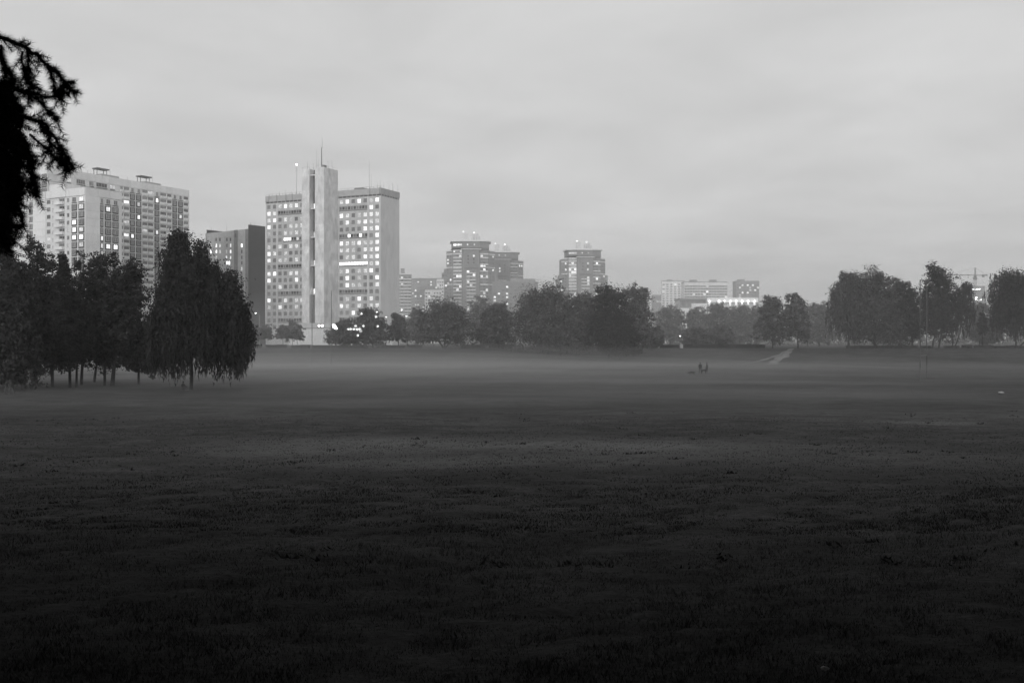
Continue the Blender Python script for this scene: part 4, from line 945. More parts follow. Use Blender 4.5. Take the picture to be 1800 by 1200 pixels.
G2 = 'trees on the far bank'
GAPS = ((635.5, 551), (661, 556.5), (662.5, 548), (625, 572.5), (639, 572.5), (629, 589), (588, 574), (585, 570), (591, 578), (664, 573), (612, 578), (616, 578), (622, 578), (628, 578.5), (632, 578), (634, 582))
tree('bush_tree', 'bushy tree in front of the bright sign beside the entrance hall', 604, 234, 563, 66, 606, 41, 'broad', 9000, 0.26, group=G2, gaps=GAPS, taper=0.3)
tree('birch_tree', 'taller ragged tree with lamps shining through in front of the office slab', 655, 236, 539, 78, 608, 42, 'broad', 11000, 0.26, group=G2, gaps=GAPS, cpx=650)
tree('young_tree', 'conical young tree between the lamps right of the office slab', 700, 250, 547, 44, 600, 43, 'broad', 6500, 0.26, group=G2, taper=0.85)
tree('round_willow', 'round willow with a low forked trunk on the far bank', 781, 237, 529, 126, 603, 44, 'broad', 17000, 0.26, 'leaf', group=G2, nl=13, taper=0.25, fork=1.0,
     trunks=([(0, 0, -0.2), (-0.7, 0, 0.9), (-2.0, 0, 2.8)], [(0, 0, -0.2), (0.8, 0.1, 0.8), (2.6, 0, 2.9)], [(0, 0, -0.2), (0.1, 0.3, 1.2), (0.3, 0.2, 3.0)]), tr=0.24)
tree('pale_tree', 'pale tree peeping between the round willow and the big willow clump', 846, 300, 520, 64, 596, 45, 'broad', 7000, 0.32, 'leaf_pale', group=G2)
tree('willow', 'small dark willow with leaning limbs at the left of the big clump', 878, 240, 527, 82, 608, 46, 'broad', 12500, 0.26, group=G2, lean=-0.8)
tree('willow', 'broad round willow forming the left half of the big clump', 956, 232, 501, 138, 614, 47, 'broad', 23000, 0.26, group=G2, nl=14, taper=0.3, fork=1.5, trunks=([(0, 0, -0.2), (-0.4, 0, 1.0), (-1.2, 0, 3.4)], [(0.5, 0, -0.2), (0.6, 0, 1.4), (0.9, 0, 3.6)], [(1.3, 0, -0.2), (1.5, 0, 1.2), (2.2, 0, 3.2)]), tr=0.22)
tree('willow', 'dense willow in the middle of the big clump', 1018, 229, 511, 92, 614, 48, 'broad', 15000, 0.26, group=G2, nl=11, taper=0.3)
tree('willow', 'tallest dark willow of the big clump with a ragged top', 1072, 226, 496, 92, 616, 49, 'broad', 17000, 0.25, 'leaf_dark', group=G2, nl=12, taper=0.4)
tree('willow', 'dark willow at the right end of the big clump with a notched outline', 1116, 230, 498, 78, 612, 50, 'broad', 14000, 0.26, group=G2, nl=11, taper=0.35)
tree('bush_tree', 'low dark bush at the right foot of the big clump', 1150, 240, 572, 46, 606, 51, 'broad', 6000, 0.26, group=G2)
tree('bush_tree', 'low dense bush under the tallest willow', 1090, 223, 566, 90, 622, 52, 'broad', 9000, 0.26, 'leaf_dark', group=G2, taper=0.2)
tree('bush_tree', 'low dense bush under the broad round willow', 985, 227, 568, 100, 620, 53, 'broad', 9000, 0.26, 'leaf', group=G2, taper=0.2)
G3 = 'pale hazy trees of the wood beyond the hedge'
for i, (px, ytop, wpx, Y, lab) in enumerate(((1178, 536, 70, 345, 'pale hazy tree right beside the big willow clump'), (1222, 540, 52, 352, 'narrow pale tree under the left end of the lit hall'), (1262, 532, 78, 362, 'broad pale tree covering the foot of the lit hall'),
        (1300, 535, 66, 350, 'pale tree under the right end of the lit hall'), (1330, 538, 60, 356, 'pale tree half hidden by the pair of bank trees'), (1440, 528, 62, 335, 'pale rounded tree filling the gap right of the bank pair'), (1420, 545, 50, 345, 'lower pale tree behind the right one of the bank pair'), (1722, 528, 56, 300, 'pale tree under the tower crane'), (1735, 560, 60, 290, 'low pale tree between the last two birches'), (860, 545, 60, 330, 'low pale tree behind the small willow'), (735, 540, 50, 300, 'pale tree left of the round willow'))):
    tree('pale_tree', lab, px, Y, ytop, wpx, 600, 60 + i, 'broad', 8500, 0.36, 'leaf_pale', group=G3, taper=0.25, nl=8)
for i, (px, ytop, wpx, Y, lab) in enumerate(((1222, 574, 54, 268, 'low dark shrub behind the hedge, left of two'), (1264, 569, 62, 266, 'low dark shrub behind the hedge, right of two'))):
    tree('shrub', lab, px, Y, ytop, wpx, 606, 80 + i, 'broad', 6500, 0.28, 'leaf', group=G3, taper=0.3)
tree('birch_tree', 'left one of the bank pair, ragged tree with a thin trunk', 1358, 243, 516, 66, 598, 91, 'broad', 12000, 0.26, group=G2, tr=0.16)
tree('birch_tree', 'right one of the bank pair with a bare forked top', 1403, 244, 514, 58, 598, 92, 'broad', 10500, 0.26, group=G2, tr=0.18, cpx=1400)
tree('bank_birch', 'weeping tree with drooping outer twigs at the left end of the right-hand row', 1492, 246, 474, 82, 602, 93, 'weep', 17000, 0.26, 'leaf_mid', group=G2, nl=9, taper=0.3)
tree('bank_birch', 'large round crown in the right-hand row over a dark trunk', 1538, 246, 471, 112, 600, 94, 'broad', 22000, 0.26, 'leaf_mid', group=G2, nl=13, taper=0.3, cpx=1536)
tree('bank_birch', 'mid-height tree with a white stem behind the rugby posts', 1577, 250, 488, 80, 598, 95, 'broad', 13000, 0.27, 'leaf_mid', group=G2, bark='birch_bark')
tree('bank_birch', 'dark leaning tree just left of the near rugby posts', 1604, 246, 492, 62, 596, 96, 'broad', 11000, 0.26, 'leaf_dark', group=G2, cpx=1598)
tree('bank_birch', 'highest tree of the right-hand row above the rugby posts', 1650, 247, 461, 86, 594, 97, 'broad', 17000, 0.26, 'leaf_dark', group=G2, nl=12, taper=0.5, trunks=([(0, 0, -0.2), (0.3, 0, 1.8), (0.9, 0, 4.5)], [(-1.6, 0, -0.2), (-1.3, 0, 1.8), (-0.6, 0, 4.5)]), tr=0.24)
tree('bank_birch', 'see-through tree with bare boughs left of the crane', 1674, 246, 492, 62, 588, 98, 'weep', 5200, 0.26, 'leaf_dark', group=G2, cpx=1690, nl=8, trunks=([(0, 0, -0.2), (0.1, 0, 1.8), (-0.3, 0, 4.0)], [(0.3, 0, -0.2), (1.1, 0, 1.4), (2.0, 0, 4.0)]), tr=0.17)
tree('bank_birch', 'thin dark tree standing alone between the crane gap and the last birch', 1727, 249, 545, 22, 590, 99, 'broad', 2600, 0.26, 'leaf_dark', group=G2, tr=0.15)
tree('bank_birch', 'last weeping birch at the right picture edge with hanging twigs', 1786, 246, 464, 104, 596, 100, 'weep', 18000, 0.26, 'leaf_dark', group=G2, nl=12, taper=0.45, cpx=1780, trunks=([(0, 0, -0.2), (-0.05, 0, 2.0), (-0.3, 0, 4.5)], [(0.2, 0, -0.2), (2.4, 0, 1.8), (4.0, 0, 3.6)]), tr=0.22)
tree('bank_birch', 'tree cut by the right picture edge behind the last birch', 1835, 250, 480, 90, 595, 101, 'broad', 12000, 0.27, 'leaf_dark', group=G2)
G4 = 'small conifers in front of the office slab'
for i, (px, ytop, wpx, Y, lab) in enumerate(((446, 578, 26, 292, 'small dark conifer touching the weeping birch outline'), (466, 569, 34, 290, 'small conifer at the left corner of the office slab'), (497, 569, 36, 288, 'roundish small conifer, middle of the three before the entrance hall'), (522, 570, 30, 289, 'pointed small conifer nearest the entrance hall'), (514, 560, 30, 330, 'dark shrub crown on the terrace below the left fin'))):
    tree('small_conifer', lab, px, Y, ytop, wpx, 597, 110 + i, 'broad', 3600, 0.22, 'leaf', group=G4, tr=0.08, taper=(0.5, 0.85, 0.75, 0.95, 0.4)[i], nl=8)

def wood():
    r = np.random.default_rng(400); Y = 430.0; L = []
    for px in range(1120, 1960, 13):
        top = 566 + 12 * math.sin(px * 0.021) + 7 * math.sin(px * 0.11 + 1) + (14 if px < 1330 else 0); p = W(px, top, Y + r.normal() * 12); h = p.z - 3.4; L.append(((p.x, p.y, 3.4 + h * 0.34), (4.6 + 2 * r.random(), 5, h * 0.66)))
    C, fc = crown_points(L, 1100, 30, 0.9, r, 0.15); ok = C[:, 2] > 3.2
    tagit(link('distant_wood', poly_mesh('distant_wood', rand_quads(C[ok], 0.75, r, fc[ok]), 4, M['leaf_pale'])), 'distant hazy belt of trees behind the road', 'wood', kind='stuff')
wood()

# unseen trees added beside, behind and over the viewpoint to darken the near meadow
def shade_tree(x, y, cx, cy, zc, R, rz, seed, label):
    r = np.random.default_rng(seed); g = gzf(x, y)
    b = empty('added_shade_tree', (x, y, g), 0, label, 'tree', 'added unseen shade trees around the viewpoint')
    L = [((cx - x, cy - y, zc - g), (R, R, rz))]
    for i in range(7):
        a = i * 0.9; L.append(((cx - x + math.cos(a) * R * 0.65, cy - y + math.sin(a) * R * 0.65, zc - g + r.normal() * 1.2), (R * 0.45, R * 0.45, rz * 0.6)))
    C, fc = crown_points(L, 260, 30, 0.9, r, 0.3); Wp = C + np.array([x, y, g])
    out = (Wp[:, 1] < -3.5) | (Wp[:, 2] > EYE + 0.343 * 1.13 * np.maximum(Wp[:, 1], 0) + 2.2) | (np.abs(Wp[:, 0]) > 0.5143 * 1.1 * np.maximum(Wp[:, 1], 0) + 4.2)   # keeps the added leaves out of the camera's view
    out &= np.linalg.norm(Wp - np.array([0, 0, EYE]), axis=1) > 5.5
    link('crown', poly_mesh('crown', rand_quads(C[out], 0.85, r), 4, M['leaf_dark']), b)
    mb = MB(); limbs(mb, r, 0.38, zc - g - rz * 0.9, L[1:5], 0, 4, [(0, 0, -0.3), ((cx - x) * 0.1, (cy - y) * 0.1, (zc - g) * 0.4), ((cx - x) * 0.35, (cy - y) * 0.35, zc - g - rz * 0.9)]); link('trunk', mb.mesh('trunk', M['bark']), b)
for i, a in enumerate(((-5, -9, -4, 1, 17, 9, 6, 'tall tree right behind the viewpoint'), (7, -10, 7, 2, 18, 9.5, 6, 'second tall tree behind the viewpoint'), (-17, -2, -16, 5, 16, 9, 6.5, 'tall tree behind the larch'), (20, -2, 19, 6, 16.5, 9.5, 6.5, 'tall tree beside the viewpoint opposite the larch'),
        (30, 14, 27, 16, 15, 8.5, 7, 'tall tree past the right picture edge'), (-30, 14, -27, 17, 15, 8.5, 7, 'tall tree past the left picture edge'), (42, 32, 38, 32, 14, 9, 7.5, 'tall tree further past the right picture edge'), (1, -12, 1, 11, 21, 10, 5, 'overhanging tall tree whose bough roofs the viewpoint'), (-12, -12, -9, 13, 21, 9, 5, 'overhanging tall tree leaning over the near meadow'), (13, -12, 13, 14, 21, 9.5, 5, 'overhanging tall tree leaning out beside the viewpoint'),
        (0, -22, 0, -20, 16, 11, 9, 'tall tree in the second row behind the viewpoint'), (-18, -18, -18, -16, 15, 10, 9, 'tall tree in the second row left of the viewpoint'), (18, -18, 18, -16, 15, 10, 9, 'tall tree in the second row right of the viewpoint'), (-38, -10, -36, -6, 15, 10, 9, 'tall tree far left behind the viewpoint'), (38, -10, 36, -6, 15, 10, 9, 'tall tree far right behind the viewpoint'))):
    shade_tree(*a[:7], 200 + i, a[7])
for i, a in enumerate(((-17, 19, -7, 20, 22, 10.5, 6.5, 'very tall tree arching in from the left over the near meadow'), (17, 19, 7, 21, 22, 10.5, 6.5, 'very tall tree arching in from the right over the near meadow'), (-25, 33, -14, 32, 26, 11, 7, 'very tall tree past the left picture edge, further out'), (26, 33, 14, 33, 26, 11, 7, 'very tall tree past the right picture edge, further out'),
        (-3, -16, 0, 5, 25, 10, 5, 'very tall tree spreading straight over the viewpoint'))):
    shade_tree(*a[:7], 240 + i, a[7])
for i, a in enumerate(((13, 8, 13, 8, 8, 5, 8, 'thicket tree close beside the viewpoint on the right'), (-14, 9, -14, 9, 8, 5, 8, 'thicket tree close beside the viewpoint past the larch'), (16, 17, 17, 17, 9, 6, 9, 'thicket tree past the right picture edge'), (-17, 16, -18, 17, 9, 6, 9, 'thicket tree past the left picture edge'), (23, 27, 24, 27, 10, 7, 10, 'thicket tree further out past the right picture edge'), (-24, 28, -25, 28, 10, 7, 10, 'thicket tree further out past the left picture edge'),
        (7, -9, 7, -9, 9, 6, 6, 'thicket tree at the back of the viewpoint, first'), (-8, -9, -8, -9, 9, 6, 6, 'thicket tree at the back of the viewpoint, second'))):
    shade_tree(*a[:7], 260 + i, a[7])

# ------------------------------------------------------------------ larch whose branch hangs into the picture
def larch():
    r = np.random.default_rng(77); D = 4.2; bx, by = -3.35, 4.1; g = gzf(bx, by)
    b = empty('larch_tree', (bx, by, g), 0, 'black larch branch hanging in from the left picture edge', 'tree')
    def wp(px, py, d): p = W(px, py, d); return np.array([p.x - bx, p.y - by, p.z - g])
    tw = []   # polylines (px, py) with a depth
    main = [([(-260, -10), (-120, 25), (-60, 52), (0, 66), (35, 80), (66, 96), (92, 122), (114, 145), (134, 164)], 7.0, 1.0),
            ([(-250, 60), (-100, 110), (-30, 138), (20, 155), (55, 167), (92, 170), (122, 165)], 6.9, 1.0), ([(46, 84), (50, 118), (54, 150), (60, 166)], 7.0, 1.0), ([(40, 90), (42, 120), (48, 148)], 7.1, 0.8), ([(84, 112), (90, 138), (97, 163)], 7.0, 0.9), ([(112, 146), (112, 160), (104, 172)], 7.0, 0.7),
            ([(50, 166), (72, 182), (88, 196), (101, 212)], 6.9, 0.9), ([(-200, 120), (-60, 170), (0, 186), (40, 206), (72, 214), (92, 236), (108, 262), (131, 298)], 7.0, 1.0), ([(66, 214), (86, 240), (100, 262), (112, 284), (124, 300)], 6.9, 0.9), ([(52, 236), (78, 258), (98, 278), (110, 290)], 7.1, 0.8),
            ([(-180, 150), (-60, 210), (10, 236), (44, 258), (58, 292), (62, 330), (64, 346)], 6.9, 1.0), ([(40, 250), (52, 280), (56, 310), (54, 330)], 7.0, 1.0), ([(-160, 200), (-50, 270), (4, 300), (24, 330), (34, 366), (40, 398)], 7.0, 1.0), ([(-140, 240), (-40, 310), (0, 340), (14, 384), (16, 420), (10, 438)], 6.9, 1.0),
            ([(20, 322), (26, 352), (30, 376)], 7.0, 0.8), ([(8, 370), (22, 396), (34, 402)], 7.0, 0.7), ([(2, 80), (4, 110), (14, 122), (18, 150)], 6.9, 1.0), ([(0, 88), (8, 120), (10, 150)], 7.1, 1.0)]
    for pts, d, s in main: tw.append((pts, d * 0.6, s * 1.7))
    for py in (-12, 22, 58, 92, 118, 148, 172, 198, 236):          # boughs running back to the trunk
        tw.append(([(-528, py - 70), (-430, py - 44), (-330, py - 20), (-240, py - 6), (-160, py + 26), (-90, py + 48)], 4.15 + 0.1 * math.sin(py), 0.8))
    for i in range(260):          # hanging twigs between trunk and picture edge
        x0 = r.uniform(-500, -60); y0 = r.uniform(-80, 300) + (x0 + 60) * 0.12; L = r.uniform(30, 80); a = math.radians(r.uniform(50, 115))
        tw.append(([(x0, y0), (x0 + L * 0.5 * math.cos(a), y0 + L * 0.45 * math.sin(a)), (x0 + L * math.cos(a), y0 + L * math.sin(a))], r.uniform(3.6, 4.7), 0.6))
    for i in range(420):          # the dense inner mass
        y0 = r.uniform(140, 400); xm = 40 - abs(y0 - 235) * 0.15 - (16 if y0 > 330 else 0); x0 = r.uniform(-130, max(4, xm - 12)); L = r.uniform(30, 62); a = math.radians(r.uniform(20, 100))
        x1 = min(x0 + L * math.cos(a), xm + 8); tw.append(([(x0, y0), ((x0 + x1) / 2, y0 + L * 0.45 * math.sin(a) - 4), (x1, y0 + L * math.sin(a))], r.uniform(3.9, 4.5), 0.9))
    wood = MB(); N0, N1, N2 = [], [], []
    def needles(a, c, dens, lmin, lmax):
        ln = np.linalg.norm(c - a)
        if ln < 1e-6: return
        m = int(ln * dens); d0 = (c - a) / ln
        t = np.round(r.random(m) * ln / 0.009) * 0.009 / ln + r.normal(0, 0.0015, m) / ln; base = a + (c - a) * t[:, None]      # rosettes along the twig
        dr = r.normal(size=(m, 3)); dr -= (dr @ d0)[:, None] * d0; dr /= np.linalg.norm(dr, axis=1, keepdims=True); dr += d0 * (0.35 + 0.5 * r.random(m))[:, None]
        dr /= np.linalg.norm(dr, axis=1, keepdims=True); l = (lmin + (lmax - lmin) * r.random(m))[:, None]
        sd = np.cross(dr, r.normal(size=(m, 3))); sd /= np.linalg.norm(sd, axis=1, keepdims=True)
        N0.append(base - sd * 0.0010); N1.append(base + sd * 0.0010); N2.append(base + dr * l)
    for pts, d, s in tw:
        P = [wp(px, py, d + 0.07 * math.sin(i * 1.3 + d * 9)) for i, (px, py) in enumerate(pts)]
        n = len(P); Q = [P[0]]
        for a, c in zip(P, P[1:]):                                  # small kinks
            for q in (1, 2, 3): Q.append(a + (c - a) * q / 3 + (r.normal(0, 0.005, 3) if q < 3 else 0))
        wood.tube(Q, [(0.011 if pts[0][0] < -120 else 0.004) * (1 - 0.8 * i / (len(Q) - 1)) + 0.001 for i in range(len(Q))], 5)
        for a, c in zip(Q, Q[1:]):
            ln = float(np.linalg.norm(c - a)); needles(a, c, 2100 * s, 0.022, 0.042); d0 = (c - a) / max(ln, 1e-6)
            for q in range(int(ln * 26 + r.random())):
                p = a + (c - a) * r.random(); sdv = r.normal(size=3) * np.array([1, 0.7, 1]); sdv -= sdv @ d0 * d0; sdv /= np.linalg.norm(sdv); e = p + (sdv * 0.75 + d0 * 0.7 + np.array([0, 0, -0.25])) * (0.03 + 0.045 * r.random())
                wood.tube([p, e], [0.0018, 0.0008], 4); needles(p, e, 1700, 0.018, 0.034)
    for k in range(30):
        z = 2.2 + k * 0.42; a = math.pi * (0.55 + 0.9 * ((k * 0.37) % 1.0)); L = 2.3 * (1 - z / 18); q0 = np.array([0, 0, z]); q1 = np.array([math.cos(a) * L * 0.6, math.sin(a) * L * 0.6, z + 0.08]); q2 = np.array([math.cos(a) * L, math.sin(a) * L, z - 0.4])
        wood.tube([q0, q1, q2], [0.03, 0.016, 0.004], 5); needles(q0 * 0.6 + q1 * 0.4, q1, 900, 0.025, 0.045); needles(q1, q2, 1100, 0.025, 0.045)
        for t in range(9):
            p = q0 + (q1 - q0) * (0.4 + 0.07 * t) if t < 5 else q1 + (q2 - q1) * (t - 5) / 4; e = p + np.array([r.normal(0, 0.08), r.normal(0, 0.08), -0.18 - 0.25 * r.random()]); wood.tube([p, e], [0.004, 0.001], 4); needles(p, e, 1100, 0.025, 0.045)
    V = np.stack([np.concatenate(N0), np.concatenate(N1), np.concatenate(N2)], 1)
    nd = link('needles', poly_mesh('needles', V, 3, M['needle']), b)
    wood_o = link('branch', wood.mesh('branch', M['bark']), b)
    tb = MB(); tb.tube([(0, 0, -0.3), (0.05, 0, 3.0), (0.0, 0.1, 8.0), (0, 0, 15.0)], [0.2, 0.17, 0.12, 0.03], 9)
    link('trunk', tb.mesh('trunk', M['bark']), b)
larch()

# ------------------------------------------------------------------ clipped hedge along the road
def hedge(px0, px1, Y, ytop, ybot, label, seed):
    r = np.random.default_rng(seed); x0, x1 = (px0 - 900) / F * Y, (px1 - 900) / F * Y; xm = (x0 + x1) / 2; g = gzf(xm, Y); h = (ybot - ytop) / F * Y; d = 1.1
    mb = MB(); mb.box(x0 - xm + 0.12, x1 - xm - 0.12, 0.12, d - 0.12, -0.3, h - 0.14)
    core = mb.v, mb.f
    A = int(min(4500, 90 * ((x1 - x0) * (h + d) + h * d))); P = np.stack([r.uniform(x0 - xm, x1 - xm, A), r.uniform(0, d, A), r.uniform(-0.1, h, A)], -1)
    side = r.random(A); P[side < 0.45, 1] = 0.05 + np.abs(r.normal(0, 0.05, (side < 0.45).sum())); P[side > 0.6, 2] = h - np.abs(r.normal(0, 0.06, (side > 0.6).sum()))
    P[:, 2] *= 1 + 0.07 * np.sin(P[:, 0] * 0.9 + seed) + 0.04 * np.sin(P[:, 0] * 2.3)
    V = rand_quads(P, 0.22, r, np.array([[0, 0, 0.4]])).reshape(-1, 3)
    verts = core[0] + [tuple(v) for v in V]; n0 = len(core[0]); faces = core[1] + [(n0 + 4 * i, n0 + 4 * i + 1, n0 + 4 * i + 2, n0 + 4 * i + 3) for i in range(len(V) // 4)]
    me = bpy.data.meshes.new('hedge'); me.from_pydata(verts, [], faces); me.materials.append(M['hedge']); me.update()
    return tagit(link('hedge', me, None, (xm, Y, g)), label, 'hedge', 'clipped hedge pieces along the road')
HS = ((424, 459.5, 242, 608.6, 614.2, 'short clipped hedge piece touching the weeping birch outline'), (467, 503, 243, 608.0, 613.8, 'clipped hedge piece below the roundish small conifer'), (512, 544.5, 244, 607.4, 612.8, 'clipped hedge piece left of the thin far rugby post'), (549, 646, 245, 607.0, 612.0, 'long clipped hedge piece running behind the bushy tree at the sign'),
      (668, 712, 246, 607.6, 612.2, 'clipped hedge piece below the conical young tree'), (715, 741, 246, 607.8, 613.0, 'short clipped hedge piece left of the round willow'), (809, 853, 246, 611.0, 617.0, 'clipped hedge piece right of the round willow trunk'), (858.5, 900, 246, 609.5, 615.5, 'clipped hedge piece at the left foot of the big clump'),
      (1110, 1156, 246, 606.6, 612.0, 'clipped hedge piece at the right foot of the big clump'), (1160, 1194, 246, 606.4, 612.0, 'clipped hedge piece between two pale posts'), (1201, 1346, 247, 605.8, 612.4, 'longest clipped hedge piece in front of the pale wood'),
      (1489, 1558, 247, 604.4, 608.6, 'low hedge piece at the left end of the right-hand row'), (1558, 1614, 247, 604.6, 609.0, 'hedge piece left of the near rugby posts'), (1620, 1637, 247, 604.8, 608.8, 'very short hedge piece behind the near rugby posts'), (1661, 1687, 247, 604.2, 608.2, 'short hedge piece at the foot of the forked boughs'),
      (1692, 1710, 247, 603.0, 608.2, 'stubby hedge piece standing alone under the crane gap'), (1714, 1748, 247, 603.6, 608.6, 'hedge piece below the thin lone tree'), (1750, 1830, 247, 605.4, 609.2, 'last hedge piece running out of the right picture edge'))
for i, h_ in enumerate(HS): hedge(*h_, 300 + i)

# pale marker posts in two hedge gaps
for px, lab in ((1158, 'pale square post in the hedge gap next to the big clump'), (1198, 'broad pale post in the hedge gap left of the longest hedge piece')):
    Y = 247.0; x = (px - 900) / F * Y; w = 0.24 if px == 1158 else 0.34
    mb = MB(); mb.box(-w, w, -0.2, 0.2, -0.2, 0.85); mb.prism([(-w - 0.05, -0.25), (w + 0.05, -0.25), (w + 0.05, 0.25), (-w - 0.05, 0.25)], 0.85, 0.98, top=[(-w * 0.4, -0.1), (w * 0.4, -0.1), (w * 0.4, 0.1), (-w * 0.4, 0.1)])
    tagit(mb.build('gate_post', M['pale_stone'], None, (x, Y, gzf(x, Y))), lab, 'post', 'pale posts in the hedge')

# ------------------------------------------------------------------ pale ramp walls, lamps, posts, litter
def ramp(pa, pb, Y, label, stepped):
    a, c = W(pa[0], pa[1], Y), W(pb[0], pb[1], Y); n = 5 if stepped else 1
    b = empty('ramp_wall', (a.x, Y, gzf(a.x, Y)), 0, label, 'wall', 'pale walls under the bank trees'); g = gzf(a.x, Y)
    for i in range(n):
        p, q = a.lerp(c, i / n), a.lerp(c, (i + 1) / n); mb = MB(); h = 0.62; dz = 0.16 if stepped else 0
        mb.v += [(p.x - a.x, 0, p.z - g - h), (q.x - a.x, 0, q.z - g - h), (q.x - a.x, 0, q.z - g + dz), (p.x - a.x, 0, p.z - g + dz), (p.x - a.x, 0.35, p.z - g - h), (q.x - a.x, 0.35, q.z - g - h), (q.x - a.x, 0.35, q.z - g + dz), (p.x - a.x, 0.35, p.z - g + dz)]
        for f in ((0, 1, 2, 3), (1, 5, 6, 2), (5, 4, 7, 6), (4, 0, 3, 7), (3, 2, 6, 7), (4, 5, 1, 0)): mb.f.append(f); mb.m.append(0)
        mb.build('slab', M['pale_stone'], b)
    mb = MB(); mb.tube([(0, 0.1, a.z - g + 0.45), ((c - a).x, 0.1, c.z - g + 0.45)], 0.04, 5)
    for i in range(4): p = a.lerp(c, (i + 0.5) / 4); mb.tube([(p.x - a.x, 0.1, p.z - g - 0.1), (p.x - a.x, 0.1, p.z - g + 0.45)], 0.035, 5)
    mb.build('handrail', M['pale_stone'], b)
ramp((1335, 603.5), (1351, 598.2), 275, 'pale sloping ramp wall under the left one of the bank pair', False)
ramp((1376, 596.5), (1394, 601.8), 280, 'pale stepped wall under the right one of the bank pair', True)

def street_lamp(px, py, Y, label, side=1, h=None):
    p = W(px, py, Y); x = p.x + side * 1.1; g = gzf(x, Y); top = p.z - g
    b = empty('street_lamp', (x, Y, g), 0, label, 'street lamp', 'street lamps along the road')
    mb = MB(); mb.tube([(0, 0, -0.2), (0, 0, top * 0.5), (0, 0, top - 0.9), (-side * 0.25, 0, top - 0.25), (-side * 0.8, 0, top + 0.1)], [0.1, 0.08, 0.06, 0.05, 0.045], 6); mb.build('pole', M['pale_metal'], b)
    mb = MB(); mb.ball((-side * 1.1, 0, top + 0.12), 0.42, sz=0.4, sy=0.6); hd = mb.build('lamp_head', M['metal'], b)
    mb = MB(); mb.ball((-side * 1.1, -0.05, top), 0.21, sz=0.8); mb.build('bulb', M['lamp'], hd)
for a in ((449.5, 550, 300, 'street lamp with curved arm left of the office slab', 1), (635.5, 551, 320, 'lit lamp at the left edge of the ragged tree top'), (661, 556.5, 315, 'lit lamp glowing inside the ragged tree, lower one'), (662.5, 548, 350, 'lit lamp glowing inside the ragged tree, upper one'),
          (679, 556.7, 318, 'lit lamp in front of the blank end wall of the office slab'), (714.5, 555, 320, 'lit lamp above the conical young tree'), (706, 545, 400, 'small lit lamp at the lower right corner of the office slab'), (625, 572.5, 330, 'lit low lamp left of the pair between the two front trees'), (639, 572.5, 330, 'lit low lamp right of the pair between the two front trees'),
          (664, 573, 340, 'small lit lamp low inside the ragged tree'), (629, 589, 300, 'lowest lit lamp between the two front trees'), (1195.5, 590.2, 290, 'lit lamp in front of the pale wood, the brighter one'), (1223, 590.2, 300, 'lit lamp over the left dark shrub'), (1120.5, 568, 300, 'tiny lamp glimpsed inside the right willow of the big clump'), (1682.5, 545.5, 280, 'lamp glimpsed low in the see-through tree')):
    street_lamp(*a[:4], side=a[4] if len(a) > 4 else 1)

def rugby(px0, px1, Y0, Y1, h, bar, label):
    a, c = Vector(((px0 - 900) / F * Y0, Y0, 0)), Vector(((px1 - 900) / F * Y1, Y1, 0)); a.z = gzf(a.x, a.y); c.z = gzf(c.x, c.y)
    b = empty('rugby_goal', a, 0, label, 'goal', 'rugby goals')
    for p in (a, c):
        d = p - a; mb = MB(); mb.tube([d + Vector((0, 0, -0.2)), d + Vector((0, 0, bar)), d + Vector((0, 0, h * 0.6)), d + Vector((0, 0, h))], [0.08, 0.075, 0.07, 0.06], 8); mb.build('post', M['post_paint'], b)
    d = c - a; mb = MB(); mb.tube([Vector((0, 0, bar)), d + Vector((0, 0, bar))], 0.055, 8); mb.build('crossbar', M['post_paint'], b)
rugby(1617.5, 1629.0, 127.5, 132.5, 12.9, 3.15, 'tall thin rugby goal seen nearly end-on in front of the right-hand row')
rugby(548.5, 582.5, 206, 205, 15.5, 3.1, 'faint far rugby goal standing in the mist before the office slab')

mb = MB(); r_ = random.Random(4)
mb.ball((0, 0, 0.09), 0.2, 9, 6, sx=1.5, sz=0.5); mb.v = [(x + r_.uniform(-.03, .03), y + r_.uniform(-.03, .03), z + r_.uniform(-.02, .03)) for x, y, z in mb.v]
x = (1760 - 900) / F * 94; tagit(mb.build('litter_bag', M['litter'], None, (x, 94, gzf(x, 94) + 0.02)), 'white crumpled bag lying on the grass near the right picture edge', 'litter')
mb = MB(); mb.ball((0, 0, 0.03), 0.045, 7, 5, sx=1.5, sz=0.7); mb.v = [(x + r_.uniform(-.008, .008), y + r_.uniform(-.008, .008), z + r_.uniform(-.006, .006)) for x, y, z in mb.v]
x = (1450 - 900) / F * 15.0; tagit(mb.build('litter_scrap', M['litter'], None, (x, 15.0, gzf(x, 15.0) + 0.05)), 'small white paper scrap in the dark grass at the bottom', 'litter')

# ------------------------------------------------------------------ people and dogs
def cloth(name, bands):
    """bands: list of (height up to, grey value)"""
    m = bpy.data.materials.new(name); m.use_nodes = True; nt = m.node_tree; b = nt.nodes['Principled BSDF']; b.inputs['Roughness'].default_value = 0.9
    t = nt.nodes.new('ShaderNodeTexCoord'); s = nt.nodes.new('ShaderNodeSeparateXYZ'); nt.links.new(t.outputs['Object'], s.inputs[0])
    mr = nt.nodes.new('ShaderNodeMapRange'); mr.inputs[1].default_value = 0; mr.inputs[2].default_value = 2.0; nt.links.new(s.outputs[2], mr.inputs[0])
    cr = nt.nodes.new('ShaderNodeValToRGB'); cr.color_ramp.interpolation = 'CONSTANT'; nt.links.new(mr.outputs[0], cr.inputs[0])
    els = cr.color_ramp.elements; z = 0.0
    els[0].position = 0; els[0].color = grey(bands[0][1]); els.remove(els[1])
    for (top, v), nx in zip(bands, bands[1:]):
        e = els.new(top / 2.0); e.color = grey(nx[1])
    nt.links.new(cr.outputs[0], b.inputs['Base Color']); return m

